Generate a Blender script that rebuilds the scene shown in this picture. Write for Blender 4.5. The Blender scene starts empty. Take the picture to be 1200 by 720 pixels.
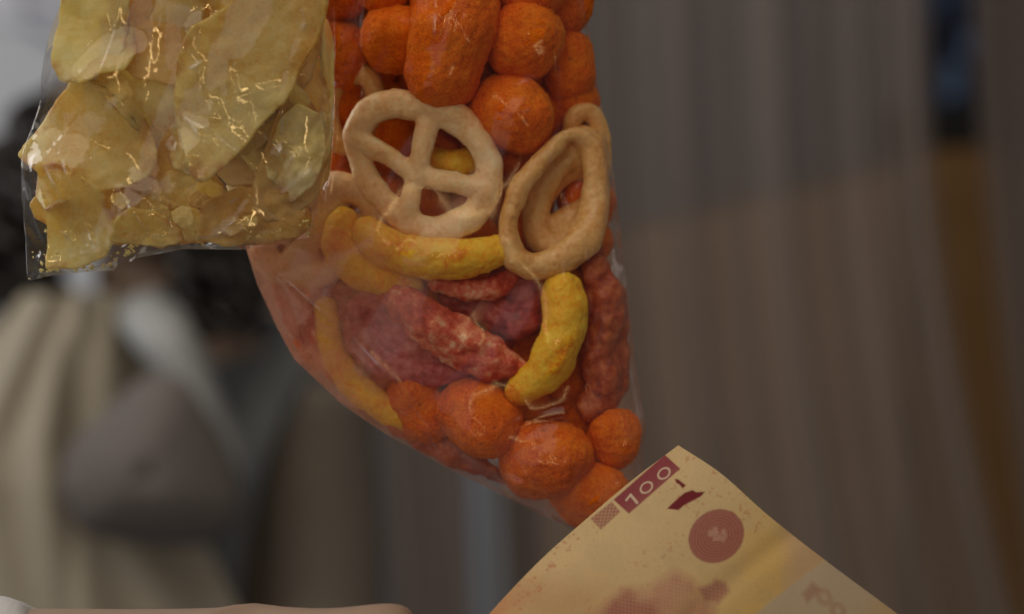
import bpy, bmesh, math, random
import numpy as np
from mathutils import Vector, Matrix
from mathutils.bvhtree import BVHTree

random.seed(7)
RNG = np.random.default_rng(7)
SC = bpy.context.scene
COL = SC.collection

# ------------------------------------------------------------------ camera
CAMZ = 1.30
LENS = 70.0
WID = 36.0 / LENS                      # frame width per metre of distance
cam_d = bpy.data.cameras.new('camera')
cam = bpy.data.objects.new('camera', cam_d)
COL.objects.link(cam)
cam.location = (0, 0, CAMZ)
cam.rotation_euler = (math.radians(90), 0, 0)
cam_d.lens = LENS
cam_d.sensor_width = 36
cam_d.clip_start = 0.01
cam_d.clip_end = 60
cam_d.dof.use_dof = True
cam_d.dof.focus_distance = 0.604
cam_d.dof.aperture_fstop = 4.9
SC.camera = cam

# ------------------------------------------------------------------ world
world = bpy.data.worlds.new('World')
SC.world = world
world.use_nodes = True
wb = world.node_tree.nodes['Background']
wb.inputs[0].default_value = (1.0, 0.95, 0.90, 1)
wb.inputs[1].default_value = 0.13

# ------------------------------------------------------------------ lamps
def aim(o, target):
    d = Vector(target) - o.location
    o.rotation_euler = d.to_track_quat('-Z', 'Y').to_euler()

def area(name, loc, target, sx, sy, power, color):
    l = bpy.data.lights.new(name, 'AREA')
    l.shape = 'RECTANGLE'
    l.size, l.size_y, l.energy, l.color = sx, sy, power, color
    o = bpy.data.objects.new(name, l)
    COL.objects.link(o)
    o.location = loc
    aim(o, target)
    return o

def bulb(name, loc, power, color, radius):
    l = bpy.data.lights.new(name, 'POINT')
    l.energy, l.color, l.shadow_soft_size = power, color, radius
    o = bpy.data.objects.new(name, l)
    COL.objects.link(o)
    o.location = loc
    return o

area('ceiling_lamp', (-0.48, 0.22, CAMZ + 1.35), (-0.02, 0.62, CAMZ), 2.2, 1.8, 20.0, (1.0, 0.88, 0.70))
area('front_window', (-1.9, -1.1, CAMZ + 0.5), (0.0, 0.62, CAMZ), 2.2, 2.0, 8.0, (0.95, 0.97, 1.0))
area('side_window', (-0.95, 1.05, CAMZ + 0.55), (-0.10, 0.60, CAMZ + 0.04), 0.6, 0.8, 6.0, (1.0, 0.96, 0.88))  # added unseen backlight that makes the chips glow through
area('back_window', (-1.7, 1.7, CAMZ + 0.7), (-0.85, 2.8, CAMZ + 0.3), 0.8, 1.2, 8.0, (0.78, 0.86, 1.0))
area('room_light', (1.3, 0.9, CAMZ + 1.6), (0.6, 2.5, CAMZ), 0.8, 0.8, 0.9, (1.0, 0.80, 0.62))
tl = area('tube_lamp', (-0.10, -0.55, CAMZ + 0.24), (-0.05, 0.62, CAMZ), 1.4, 0.014, 2.0, (1.0, 0.66, 0.28))
tl.rotation_euler.rotate_axis('Z', math.radians(-42))
bulb('window_glint', (0.35, -0.60, CAMZ + 0.65), 0.22, (0.92, 0.96, 1.0), 0.03)

SC.view_settings.view_transform = 'Standard'
SC.view_settings.look = 'None'
SC.view_settings.exposure = -0.3
SC.view_settings.gamma = 1.0
SC.view_settings.use_curve_mapping = False
SC.render.engine = 'CYCLES'
cy = SC.cycles
cy.max_bounces = 10
cy.diffuse_bounces = 4
cy.glossy_bounces = 4
cy.transmission_bounces = 6
cy.transparent_max_bounces = 40
cy.caustics_reflective = False
cy.caustics_refractive = False
cy.sample_clamp_indirect = 3.0

# ------------------------------------------------------------------ helpers
def P(px, py, d):
    """photo pixel (1200 x 720) at distance d in front of the lens -> world"""
    return np.array([(px - 600) / 1200 * WID * d, d, CAMZ - (py - 360) / 1200 * WID * d])

def pxm(d):                    # metres per photo pixel at distance d
    return WID * d / 1200

def srgb(r, g, b):
    f = lambda c: (c / 255 / 12.92) if c / 255 <= 0.04045 else ((c / 255 + 0.055) / 1.055) ** 2.4
    return (f(r), f(g), f(b))

def _hash(ix, iy, iz, seed):
    h = (ix * 374761393 + iy * 668265263 + iz * 2147483647 + seed * 1274126177) & 0xFFFFFFFF
    h = ((h ^ (h >> 13)) * 1274126177) & 0xFFFFFFFF
    h = h ^ (h >> 16)
    return (h & 0xFFFF) / 32767.5 - 1.0

def vnoise(p, scale, seed=0):
    q = np.asarray(p, float) * scale + 1000.0
    i = np.floor(q).astype(np.int64)
    f = q - i
    f = f * f * (3 - 2 * f)
    out = 0
    for dx in (0, 1):
        for dy in (0, 1):
            for dz in (0, 1):
                w = (f[:, 0] if dx else 1 - f[:, 0]) * (f[:, 1] if dy else 1 - f[:, 1]) * (f[:, 2] if dz else 1 - f[:, 2])
                out = out + w * _hash(i[:, 0] + dx, i[:, 1] + dy, i[:, 2] + dz, seed)
    return out

def fbm(p, scale, seed=0, octs=3):
    s, a, t = 0, 1.0, 0
    for k in range(octs):
        s = s + a * vnoise(p, scale * 2 ** k, seed + 17 * k)
        t += a
        a *= 0.5
    return s / t

def mesh_from(name, verts, faces, smooth=True):
    me = bpy.data.meshes.new(name)
    me.from_pydata([tuple(v) for v in verts], [], [tuple(f) for f in faces])
    if smooth:
        me.polygons.foreach_set('use_smooth', [True] * len(me.polygons))
    me.update()
    return me

def link(name, me, material=None, parent=None, loc=None):
    o = bpy.data.objects.new(name, me)
    COL.objects.link(o)
    if material is not None:
        me.materials.clear()
        me.materials.append(material)
    if loc is not None:
        o.location = loc
    if parent is not None:
        o.parent = parent
    return o

def recenter(verts):
    v = np.asarray(verts, float)
    c = (v.min(0) + v.max(0)) / 2
    return v - c, c

def tag(o, label, category, group=None):
    o['label'] = label
    o['category'] = category
    if group:
        o['group'] = group
    return o

def catmull(pts, n):
    pts = np.asarray(pts, float)
    if len(pts) == 1:
        pts = np.vstack([pts, pts + 1e-4])
    p = np.vstack([2 * pts[0] - pts[1], pts, 2 * pts[-1] - pts[-2]])
    out = []
    segs = len(pts) - 1
    for k in range(n):
        t = k / (n - 1) * segs
        i = min(int(t), segs - 1)
        f = t - i
        a, b, c, d = p[i], p[i + 1], p[i + 2], p[i + 3]
        out.append(0.5 * (2 * b + (c - a) * f + (2 * a - 5 * b + 4 * c - d) * f * f + (3 * b - a - 3 * c + d) * f ** 3))
    return np.array(out)

def tube(pts, radii, n=24, ns=14, closed=False, caps=True):
    """swept tube with round ends -> verts, faces"""
    pts = np.asarray(pts, float)
    radii = np.atleast_1d(np.asarray(radii, float))
    if len(radii) == 1:
        radii = np.repeat(radii, len(pts))
    if closed:
        q = np.vstack([pts, pts[:1]])
        pr = np.hstack([q, np.append(radii, radii[0])[:, None]])
        k = len(pr) - 1
        ext = np.vstack([pr[-2], pr, pr[1]])
        s = []
        for j in range(n):
            t = j / n * k
            i = int(t); f = t - i
            a, b, c, d = ext[i], ext[i + 1], ext[i + 2], ext[i + 3]
            s.append(0.5 * (2 * b + (c - a) * f + (2 * a - 5 * b + 4 * c - d) * f * f + (3 * b - a - 3 * c + d) * f ** 3))
        s = np.array(s)
        C, R = s[:, :3], s[:, 3]
    else:
        s = catmull(np.hstack([pts, radii[:, None]]), n)
        C, R = s[:, :3], s[:, 3].copy()
        if caps:
            d0 = C[0] - C[1]; d0 /= np.linalg.norm(d0) + 1e-12
            d1 = C[-1] - C[-2]; d1 /= np.linalg.norm(d1) + 1e-12
            ang = np.radians([18, 40, 62, 82])
            pre = [C[0] + d0 * R[0] * math.sin(a) for a in ang[::-1]]
            prr = [R[0] * math.cos(a) for a in ang[::-1]]
            post = [C[-1] + d1 * R[-1] * math.sin(a) for a in ang]
            por = [R[-1] * math.cos(a) for a in ang]
            C = np.vstack([pre, C, post]); R = np.concatenate([prr, R, por])
    m = len(C)
    T = np.roll(C, -1, 0) - np.roll(C, 1, 0) if closed else np.gradient(C, axis=0)
    T /= np.linalg.norm(T, axis=1)[:, None] + 1e-12
    ref = np.array([0.0, 1.0, 0.05])
    verts, faces = [], []
    for k in range(m):
        a = np.cross(T[k], ref)
        if np.linalg.norm(a) < 1e-3:
            a = np.cross(T[k], [1, 0, 0])
        a /= np.linalg.norm(a)
        b = np.cross(T[k], a)
        for j in range(ns):
            w = 2 * math.pi * j / ns
            verts.append(C[k] + R[k] * (a * math.cos(w) + b * math.sin(w)))
    rows = m if closed else m - 1
    for k in range(rows):
        k2 = (k + 1) % m
        for j in range(ns):
            j2 = (j + 1) % ns
            faces.append((k * ns + j, k2 * ns + j, k2 * ns + j2, k * ns + j2))
    if not closed:
        faces.append(tuple(range(ns)))
        faces.append(tuple(range((m - 1) * ns, m * ns))[::-1])
    return verts, faces

def fuse(parts, voxel=0.0006, smooth=6):
    """union several closed shells into one organic mesh; returns verts, faces"""
    V, F = [], []
    for v, f in parts:
        o = len(V)
        V += list(v)
        F += [tuple(i + o for i in q) for q in f]
    me = mesh_from('tmp', V, F)
    bm = bmesh.new(); bm.from_mesh(me)
    bmesh.ops.recalc_face_normals(bm, faces=bm.faces)
    bm.to_mesh(me); bm.free()
    ob = bpy.data.objects.new('tmp', me)
    COL.objects.link(ob)
    m = ob.modifiers.new('r', 'REMESH'); m.mode = 'VOXEL'; m.voxel_size = voxel
    s = ob.modifiers.new('s', 'SMOOTH'); s.factor = 0.5; s.iterations = smooth
    dg = bpy.context.evaluated_depsgraph_get()
    e = ob.evaluated_get(dg)
    em = e.to_mesh()
    n = len(em.vertices)
    co = np.empty(n * 3); em.vertices.foreach_get('co', co)
    no = np.empty(n * 3); em.vertices.foreach_get('normal', no)
    fs = [tuple(p.vertices) for p in em.polygons]
    e.to_mesh_clear()
    bpy.data.objects.remove(ob); bpy.data.meshes.remove(me)
    return co.reshape(-1, 3), no.reshape(-1, 3), fs

# ------------------------------------------------------------------ materials
class NT:
    def __init__(self, name):
        self.m = bpy.data.materials.new(name)
        self.m.use_nodes = True
        self.t = self.m.node_tree
        self.t.nodes.clear()
        self.out = self.t.nodes.new('ShaderNodeOutputMaterial')
    def n(self, kind, **kw):
        nd = self.t.nodes.new(kind)
        ins = kw.pop('ins', {})
        for k, v in kw.items():
            setattr(nd, k, v)
        for k, v in ins.items():
            s = nd.inputs[k]
            if hasattr(v, 'is_linked') or isinstance(v, bpy.types.NodeSocket):
                self.t.links.new(v, s)
            else:
                if isinstance(v, tuple) and len(v) == 3 and s.type == 'RGBA':
                    v = (*v, 1)
                s.default_value = v
        return nd
    def obj(self):
        return self.n('ShaderNodeTexCoord').outputs['Object']
    def noise(self, scale, detail=4, rough=0.55, vec=None, dist=0.0):
        ins = {'Scale': scale, 'Detail': detail, 'Roughness': rough, 'Distortion': dist}
        ins['Vector'] = vec if vec is not None else self.obj()
        return self.n('ShaderNodeTexNoise', ins=ins).outputs[0]
    def ramp(self, fac, stops):
        r = self.n('ShaderNodeValToRGB', ins={'Fac': fac})
        e = r.color_ramp.elements
        while len(e) < len(stops):
            e.new(0.5)
        for i, (p, c) in enumerate(stops):
            e[i].position = p
            e[i].color = (*c, 1) if len(c) == 3 else c
        return r.outputs[0]
    def mixc(self, fac, a, b):
        return self.n('ShaderNodeMix', data_type='RGBA', ins={0: fac, 6: a, 7: b}).outputs[2]
    def math(self, op, a, b=0.0, clamp=False):
        return self.n('ShaderNodeMath', operation=op, use_clamp=clamp, ins={0: a, 1: b}).outputs[0]
    def bump(self, h, strength, dist):
        return self.n('ShaderNodeBump', ins={'Height': h, 'Strength': strength, 'Distance': dist}).outputs[0]
    def surf(self, sh):
        self.t.links.new(sh, self.out.inputs['Surface'])
        return self.m

def simple(name, color, rough=0.6, var=0.12, scale=40, bumpd=0.0, spec=0.4, metal=0.0):
    t = NT(name)
    n = t.noise(scale)
    c = t.mixc(n, tuple(x * (1 - var) for x in color), tuple(min(1, x * (1 + var)) for x in color))
    ins = {'Base Color': c, 'Roughness': rough, 'Specular IOR Level': spec, 'Metallic': metal}
    if bumpd:
        ins['Normal'] = t.bump(t.noise(scale * 6), 0.6, bumpd)
    return t.surf(t.n('ShaderNodeBsdfPrincipled', ins=ins).outputs[0])

def snack_mat(name, stops, fine, rough, bump_d, sss=0.15, spec=0.35, big=110, speck=None, mix=0.62, sat=1.0):
    t = NT(name)
    a = t.noise(big, 5, 0.6, dist=0.6)
    b = t.noise(fine, 3, 0.6)
    f = t.math('ADD', t.math('MULTIPLY', a, mix), t.math('MULTIPLY', b, 1 - mix))
    c = t.ramp(f, stops)
    if speck:
        v = t.noise(fine * 0.35, 2, 0.5)
        m = t.ramp(v, [(0.62, (0, 0, 0)), (0.74, (1, 1, 1))])
        c = t.mixc(t.math('MULTIPLY', m, 0.55), c, speck)
    h = t.math('ADD', b, t.math('MULTIPLY', t.noise(fine * 2.6, 2, 0.6), 0.6))
    nm = t.bump(h, 0.55, bump_d)
    bs = t.n('ShaderNodeBsdfPrincipled', ins={'Base Color': c, 'Roughness': rough, 'Specular IOR Level': spec,
             'Normal': nm, 'Subsurface Weight': sss, 'Subsurface Radius': (1.0, 0.4, 0.15), 'Subsurface Scale': 0.004})
    return t.surf(bs.outputs[0])

M = {}
M['puff'] = snack_mat('orange_cheese_dust', [(0.36, (0.70, 0.105, 0.003)), (0.48, (0.88, 0.165, 0.005)), (0.62, (0.96, 0.265, 0.013))],
                      1200, 0.85, 0.0014, sss=0.2, spec=0.16, speck=(0.56, 0.06, 0.003), mix=0.5)
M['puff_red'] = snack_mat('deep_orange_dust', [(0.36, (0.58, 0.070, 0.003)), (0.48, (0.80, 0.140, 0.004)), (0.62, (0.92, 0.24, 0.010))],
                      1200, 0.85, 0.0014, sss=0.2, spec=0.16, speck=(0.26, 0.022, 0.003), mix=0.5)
M['curl'] = snack_mat('yellow_corn_curl', [(0.37, (0.86, 0.27, 0.006)), (0.45, (0.92, 0.47, 0.016)), (0.60, (0.95, 0.62, 0.055))],
                      620, 0.55, 0.0007, speck=(0.85, 0.26, 0.008), spec=0.35, sss=0.35)
M['wheel'] = snack_mat('pale_fried_wheat', [(0.32, (0.74, 0.38, 0.15)), (0.45, (0.90, 0.58, 0.28)), (0.62, (0.95, 0.72, 0.43))],
                      650, 0.30, 0.0004, speck=(0.74, 0.38, 0.16), spec=0.6, sss=0.4)
M['wheel_dark'] = snack_mat('toasted_fried_wheat', [(0.32, (0.56, 0.24, 0.055)), (0.45, (0.76, 0.41, 0.125)), (0.62, (0.87, 0.56, 0.24))],
                      650, 0.32, 0.0004, spec=0.6, sss=0.4, speck=(0.56, 0.24, 0.07))
M['red'] = snack_mat('chilli_red_crust', [(0.38, (0.34, 0.022, 0.012)), (0.47, (0.60, 0.075, 0.035)), (0.54, (0.72, 0.20, 0.10)), (0.62, (0.86, 0.52, 0.34))],
                      380, 0.45, 0.0010, spec=0.4, big=75, mix=0.62, sss=0.25)
M['purple'] = snack_mat('purple_red_crust', [(0.38, (0.26, 0.022, 0.030)), (0.47, (0.44, 0.060, 0.070)), (0.57, (0.52, 0.15, 0.16)), (0.66, (0.70, 0.40, 0.34))],
                      380, 0.45, 0.0010, spec=0.4, big=80, mix=0.62, sss=0.25)
M['red_dark'] = snack_mat('dark_chilli_crust', [(0.36, (0.18, 0.012, 0.012)), (0.48, (0.40, 0.035, 0.030)), (0.62, (0.56, 0.12, 0.09))],
                      420, 0.42, 0.0006, spec=0.5, big=150, sss=0.25)
M['rust'] = snack_mat('rust_fried_crust', [(0.36, (0.18, 0.014, 0.004)), (0.48, (0.40, 0.055, 0.010)), (0.64, (0.58, 0.16, 0.04))],
                      420, 0.42, 0.0006, spec=0.5, big=150, sss=0.25)

def chip_mat(name, k, warm=1.0):
    t = NT(name)
    rnd = t.n('ShaderNodeObjectInfo').outputs['Random']
    a = t.noise(24, 4, 0.55, dist=0.7)
    b = t.noise(1000, 4, 0.7)
    g = t.noise(300, 4, 0.6)
    f = t.math('ADD', t.math('MULTIPLY', a, 0.52), t.math('ADD', t.math('MULTIPLY', b, 0.28), t.math('MULTIPLY', g, 0.20)))
    f = t.math('ADD', f, t.math('MULTIPLY', t.math('SUBTRACT', rnd, 0.5), 0.10))
    c = t.ramp(f, [(0.33, (0.86 * k, 0.52 * k, 0.08 * k)), (0.43, (0.94 * k, 0.76 * k, 0.27 * k)), (0.52, (0.97 * k, 0.87 * k, 0.45 * k)), (0.64, (0.98 * k, 0.93 * k, 0.64 * k))])
    c = t.mixc(1.0 - warm, c, (0.80, 0.40, 0.06))
    sp = t.ramp(t.noise(85, 4, 0.6), [(0.64, (0, 0, 0)), (0.80, (1, 1, 1))])
    c = t.mixc(t.math('MULTIPLY', sp, 0.5), c, (0.74 * k, 0.34 * k, 0.04 * k))
    at = t.n('ShaderNodeAttribute', attribute_name='rim')
    rm = t.math('MULTIPLY', at.outputs['Fac'], t.ramp(t.noise(120, 3), [(0.52, (0, 0, 0)), (0.64, (1, 1, 1))]))
    c = t.mixc(t.math('MULTIPLY', rm, 0.75), c, (0.66 * k, 0.28 * k, 0.04 * k))
    h = t.math('ADD', t.math('ADD', b, t.math('MULTIPLY', g, 1.5)), t.math('MULTIPLY', t.noise(120, 3, 0.5), 0.8))
    nm = t.bump(h, 0.5, 0.0005)
    bs = t.n('ShaderNodeBsdfPrincipled', ins={'Base Color': c, 'Roughness': 0.38, 'Specular IOR Level': 0.5, 'Normal': nm})
    tr = t.n('ShaderNodeBsdfTranslucent', ins={'Color': c, 'Normal': nm})
    return t.surf(t.n('ShaderNodeMixShader', ins={0: 0.60, 1: bs.outputs[0], 2: tr.outputs[0]}).outputs[0])
M['chip'] = chip_mat('fried_potato', 1.0)
M['chip_deep'] = chip_mat('well_fried_potato', 0.97, 0.72)

def film_mat(name, dust_col, dust_amt, base_haze, rough=0.045, base_f=0.055):
    """clear plastic film: glossy reflection by angle, a grey veil and powder stuck to it"""
    t = NT(name)
    fc = t.n('ShaderNodeLayerWeight', ins={'Blend': 0.5}).outputs['Facing']
    ca = t.n('ShaderNodeAttribute', attribute_name='crease').outputs['Fac']
    F = t.math('ADD', t.math('ADD', t.math('MULTIPLY', t.math('POWER', fc, 4.0), 0.6), base_f), t.math('MULTIPLY', ca, 0.35), clamp=True)
    gl = t.n('ShaderNodeBsdfGlossy', ins={'Color': (1, 1, 1), 'Roughness': t.math('ADD', t.math('MULTIPLY', ca, 0.12), rough)})
    at = t.n('ShaderNodeAttribute', attribute_name='dust').outputs['Fac']
    nz = t.ramp(t.noise(90, 5, 0.65, dist=0.8), [(0.34, (0.25, 0.25, 0.25)), (0.66, (1, 1, 1))])
    d = t.math('ADD', t.math('MULTIPLY', t.math('MULTIPLY', at, nz), dust_amt), base_haze, clamp=True)
    df = t.n('ShaderNodeBsdfDiffuse', ins={'Color': dust_col})
    tl = t.n('ShaderNodeBsdfTranslucent', ins={'Color': dust_col})
    dd = t.n('ShaderNodeMixShader', ins={0: 0.45, 1: df.outputs[0], 2: tl.outputs[0]})
    tr = t.n('ShaderNodeBsdfTransparent', ins={'Color': (0.985, 0.985, 0.98)})
    m1 = t.n('ShaderNodeMixShader', ins={0: d, 1: tr.outputs[0], 2: dd.outputs[0]})
    m2 = t.n('ShaderNodeMixShader', ins={0: F, 1: m1.outputs[0], 2: gl.outputs[0]})
    return t.surf(m2.outputs[0])
M['film_a'] = film_mat('clear_cellophane', (0.66, 0.62, 0.55), 0.03, 0.003)
M['film_b'] = film_mat('dusty_clear_film', (0.84, 0.46, 0.32), 0.88, 0.002, 0.13, 0.028)

# ------------------------------------------------------------------ setting
DW = 2.80
M['wall'] = simple('white_plaster', (0.74, 0.75, 0.77), 0.8, 0.06, 8, 0.002)
M['brown'] = simple('brown_board', (0.42, 0.28, 0.175), 0.6, 0.2, 6)
M['frame'] = simple('black_frame', (0.012, 0.011, 0.010), 0.5, 0.2, 10)

def slab(name, quad_px, d, thick, mat, parent=None):
    """thick board whose front face has these corners (pixels at distance d)"""
    f = np.array([P(x, y, d) for x, y in quad_px])
    b = f + np.array([0, thick, 0])
    v = np.vstack([f, b])
    n = len(f)
    fs = [tuple(range(n)), tuple(range(2 * n - 1, n - 1, -1))] + [(i, i + n, (i + 1) % n + n, (i + 1) % n) for i in range(n)]
    v, c = recenter(v)
    me = mesh_from(name, v, fs, False)
    bm = bmesh.new(); bm.from_mesh(me); bmesh.ops.recalc_face_normals(bm, faces=bm.faces); bm.to_mesh(me); bm.free()
    o = link(name, me, mat, None, c)
    if parent is not None:
        o.parent = parent
        o.matrix_parent_inverse = parent.matrix_world.inverted()
    return o

w = slab('wall', [(-900, -900), (150, -900), (150, 1500), (-900, 1500)], DW, 0.05, M['wall'])
w['kind'] = 'structure'
M['back_brown'] = simple('grey_brown_wall', (0.24, 0.19, 0.155), 0.7, 0.15, 5)
w = slab('wall', [(150, -900), (2100, -900), (2100, 1500), (150, 1500)], DW + 0.002, 0.05, M['back_brown'])
w['kind'] = 'structure'

# paper notice on the white wall
def notice():
    t = NT('printed_paper')
    bs = t.n('ShaderNodeBsdfPrincipled', ins={'Base Color': (0.80, 0.80, 0.83), 'Roughness': 0.7})
    M['paper'] = t.surf(bs.outputs[0])
    e = bpy.data.objects.new('paper_notice', None); COL.objects.link(e)
    e.location = P(40, -60, DW - 0.012)
    bpy.context.view_layer.update()
    tag(e, 'white paper notice with grey ruled lines on the wall behind the potato chip bag', 'notice')
    slab('sheet', [(-150, -200), (150, -170), (140, 62), (15, 28), (-150, 10)], DW - 0.010, 0.002, M['paper'], e)
    g = simple('grey_ink', (0.30, 0.30, 0.36), 0.7)
    slab('printed_line', [(28, 5), (110, 12), (110, 22), (24, 16)], DW - 0.012, 0.001, g, e)
    slab('printed_line', [(25, 30), (30, 24), (80, 52), (76, 60)], DW - 0.0125, 0.001, g, e)
    slab('printed_line', [(26, -60), (34, -60), (32, 8), (25, 8)], DW - 0.013, 0.001, g, e)
    return e
notice()

# dark window and brown panel seen through the curtain
def window():
    e = bpy.data.objects.new('window', None); COL.objects.link(e)
    e.location = P(950, 200, DW - 0.05)
    bpy.context.view_layer.update()
    tag(e, 'dark window with black frame behind the sheer curtains', 'window')
    t = NT('dusk_glass')
    n = t.noise(9, 2, 0.5)
    c = t.ramp(n, [(0.45, (0.010, 0.014, 0.028)), (0.62, (0.05, 0.08, 0.15))])
    bs = t.n('ShaderNodeBsdfPrincipled', ins={'Base Color': c, 'Roughness': 0.15})
    gm = t.surf(bs.outputs[0])
    gb = simple('grey_pane', (0.17, 0.175, 0.19), 0.3, 0.2, 6)
    slab('pane', [(660, -500), (1070, -500), (1070, 190), (660, 285)], DW - 0.02, 0.012, gb, e)
    slab('pane', [(1076, -500), (1215, -500), (1215, 150), (1076, 155)], DW - 0.022, 0.012, gm, e)
    slab('sill', [(1040, 128), (1215, 125), (1215, 172), (1040, 176)], DW - 0.05, 0.035, M['frame'], e)
    b = simple('blue_reflection_print', (0.13, 0.20, 0.34), 0.5)
    slab('window_sticker', [(1108, 70), (1128, 76), (1126, 112), (1106, 118)], DW - 0.026, 0.003, b, e)  # small blue patches just in front of the dark pane
    slab('window_sticker', [(1128, 36), (1142, 40), (1140, 66), (1126, 62)], DW - 0.026, 0.003, b, e)
window()
pn = slab('wall_panel', [(640, 292), (1060, 194), (1060, 1300), (640, 1300)], DW - 0.040, 0.018, M['brown'])
tag(pn, 'wide brown board with a slanting top edge behind the sheer curtain', 'panel')
M['wood'] = simple('amber_wood', (0.26, 0.135, 0.045), 0.5, 0.25, 12)
pn = slab('wooden_post', [(1070, 176), (1165, 173), (1240, 760), (1270, 1300), (1090, 1300), (1080, 720)], DW - 0.075, 0.03, M['wood'])
tag(pn, 'amber brown wooden post showing in the gap between the curtains', 'post')

def curtain_mat():
    t = NT('sheer_curtain_cloth')
    fc = t.n('ShaderNodeLayerWeight', ins={'Blend': 0.5}).outputs['Facing']
    cosv = t.math('MAXIMUM', t.math('SUBTRACT', 1.0, fc), 0.06)
    op = t.math('SUBTRACT', 1.0, t.math('POWER', 0.52, t.math('DIVIDE', 1.0, cosv)), clamp=True)
    wv = t.noise(700, 2, 0.5)
    c = t.mixc(wv, (0.36, 0.305, 0.28), (0.46, 0.39, 0.36))
    df = t.n('ShaderNodeBsdfDiffuse', ins={'Color': c})
    tl = t.n('ShaderNodeBsdfTranslucent', ins={'Color': c})
    d = t.n('ShaderNodeMixShader', ins={0: 0.35, 1: df.outputs[0], 2: tl.outputs[0]})
    tr = t.n('ShaderNodeBsdfTransparent')
    return t.surf(t.n('ShaderNodeMixShader', ins={0: op, 1: tr.outputs[0], 2: d.outputs[0]}).outputs[0])
M['curtain'] = curtain_mat()

def curtain(left, right, d, folds, seed, label):
    """left/right: x pixel as function of y pixel; folds: list of (s, width, height in m) ridges"""
    nu, nv = 420, 60
    V = []
    rr = np.random.default_rng(seed)
    ph = rr.uniform(0, 6.28, 6)
    folds = folds + [(rr.uniform(0.02, 0.98), rr.uniform(0.003, 0.006), rr.uniform(0.008, 0.03)) for _ in range(16)]
    for j in range(nv):
        y = -420 + j / (nv - 1) * 1750
        x0, x1 = left(y), right(y)
        for i in range(nu):
            s = i / (nu - 1)
            off = 0
            for (fs, fw, fh) in folds:
                off -= fh * math.exp(-((s - fs) / fw) ** 2)
            off += 0.010 * math.sin(s * 31 + ph[0] + 0.0012 * y) + 0.003 * math.sin(s * 97 + ph[1] - 0.0010 * y)
            V.append(P(x0 + (x1 - x0) * s, y, d) + np.array([0, off, 0]))
    F = [(j * nu + i, j * nu + i + 1, (j + 1) * nu + i + 1, (j + 1) * nu + i) for j in range(nv - 1) for i in range(nu - 1)]
    V, c = recenter(V)
    o = link('sheer_curtain', mesh_from('sheer_curtain', V, F), M['curtain'], None, c)
    tag(o, label, 'curtain', 'sheer grey curtains')
    return o
def edge_r(y):
    return 1088 + 0.035 * y + 75 * (max(0, y - 150) / 560) ** 1.6
curtain(lambda y: 350 + 0.05 * y, edge_r, 2.05,
        [(0.085, 0.012, 0.05), (0.27, 0.016, 0.07), (0.30, 0.010, 0.03), (0.50, 0.010, 0.03), (0.600, 0.010, 0.05), (0.745, 0.010, 0.045), (0.96, 0.013, 0.05), (0.86, 0.02, 0.02)], 3,
        'wide grey sheer curtain with soft pleats beside the banknote')
curtain(lambda y: 1136 + 0.05 * y + 40 * (max(0, y - 100) / 620) ** 1.5, lambda y: 1560 + 0.05 * y, 2.10,
        [(0.06, 0.01, 0.04), (0.13, 0.012, 0.04), (0.25, 0.02, 0.04)], 5,
        'narrow grey sheer curtain past the gap with the amber wooden post')

def lit_fold(pts, label, color):  # pale strips; their colour paints in window light caught by curtain folds
    nv, nu = 50, 30
    V = []
    for j in range(nv):
        y = pts[0] + (pts[1] - pts[0]) * j / (nv - 1)
        for i in range(nu):
            u = i / (nu - 1)
            x0 = pts[2] + 0.03 * (y - 360); x1 = pts[3] + 0.05 * (y - 360)
            V.append(P(x0 + (x1 - x0) * u, y, pts[4]) + np.array([0, 0.012 * math.sin(u * 9 + 0.004 * y) - 0.02 * math.sin(math.pi * u), 0]))
    F = [(j * nu + i, j * nu + i + 1, (j + 1) * nu + i + 1, (j + 1) * nu + i) for j in range(nv - 1) for i in range(nu - 1)]
    V, c = recenter(V)
    o = link('curtain_drape', mesh_from('curtain_drape', V, F), simple('pale_drape_cloth', color, 0.8, 0.05, 20), None, c)
    m = o.modifiers.new('thick', 'SOLIDIFY'); m.thickness = 0.002
    tag(o, label, 'curtain')
lit_fold((-420, 1300, 545, 575, 1.93), 'narrow pale blue grey drape hanging below the snack bag, beside the banknote', (0.42, 0.45, 0.51))
lit_fold((-420, 1300, 392, 440, 1.98), 'narrow dim blue grey drape hanging next to the person', (0.30, 0.33, 0.37))

# ------------------------------------------------------------------ person behind
def skin_body(name, joints, edges, levels=2):
    """joints: name -> (xyz, radius)"""
    keys = list(joints)
    me = bpy.data.meshes.new(name)
    me.from_pydata([tuple(joints[k][0]) for k in keys], [(keys.index(a), keys.index(b)) for a, b in edges], [])
    o = bpy.data.objects.new(name, me); COL.objects.link(o)
    o.modifiers.new('skin', 'SKIN')
    sv = me.skin_vertices[0].data
    for k, s in zip(keys, sv):
        r = joints[k][1]
        s.radius = (r, r) if not isinstance(r, tuple) else r
    sv[0].use_root = True
    m = o.modifiers.new('sub', 'SUBSURF'); m.levels = levels; m.render_levels = levels
    dg = bpy.context.evaluated_depsgraph_get()
    e = o.evaluated_get(dg)
    m2 = bpy.data.meshes.new_from_object(e)
    bpy.data.objects.remove(o); bpy.data.meshes.remove(me)
    m2.polygons.foreach_set('use_smooth', [True] * len(m2.polygons))
    m2.name = name
    return m2

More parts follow.
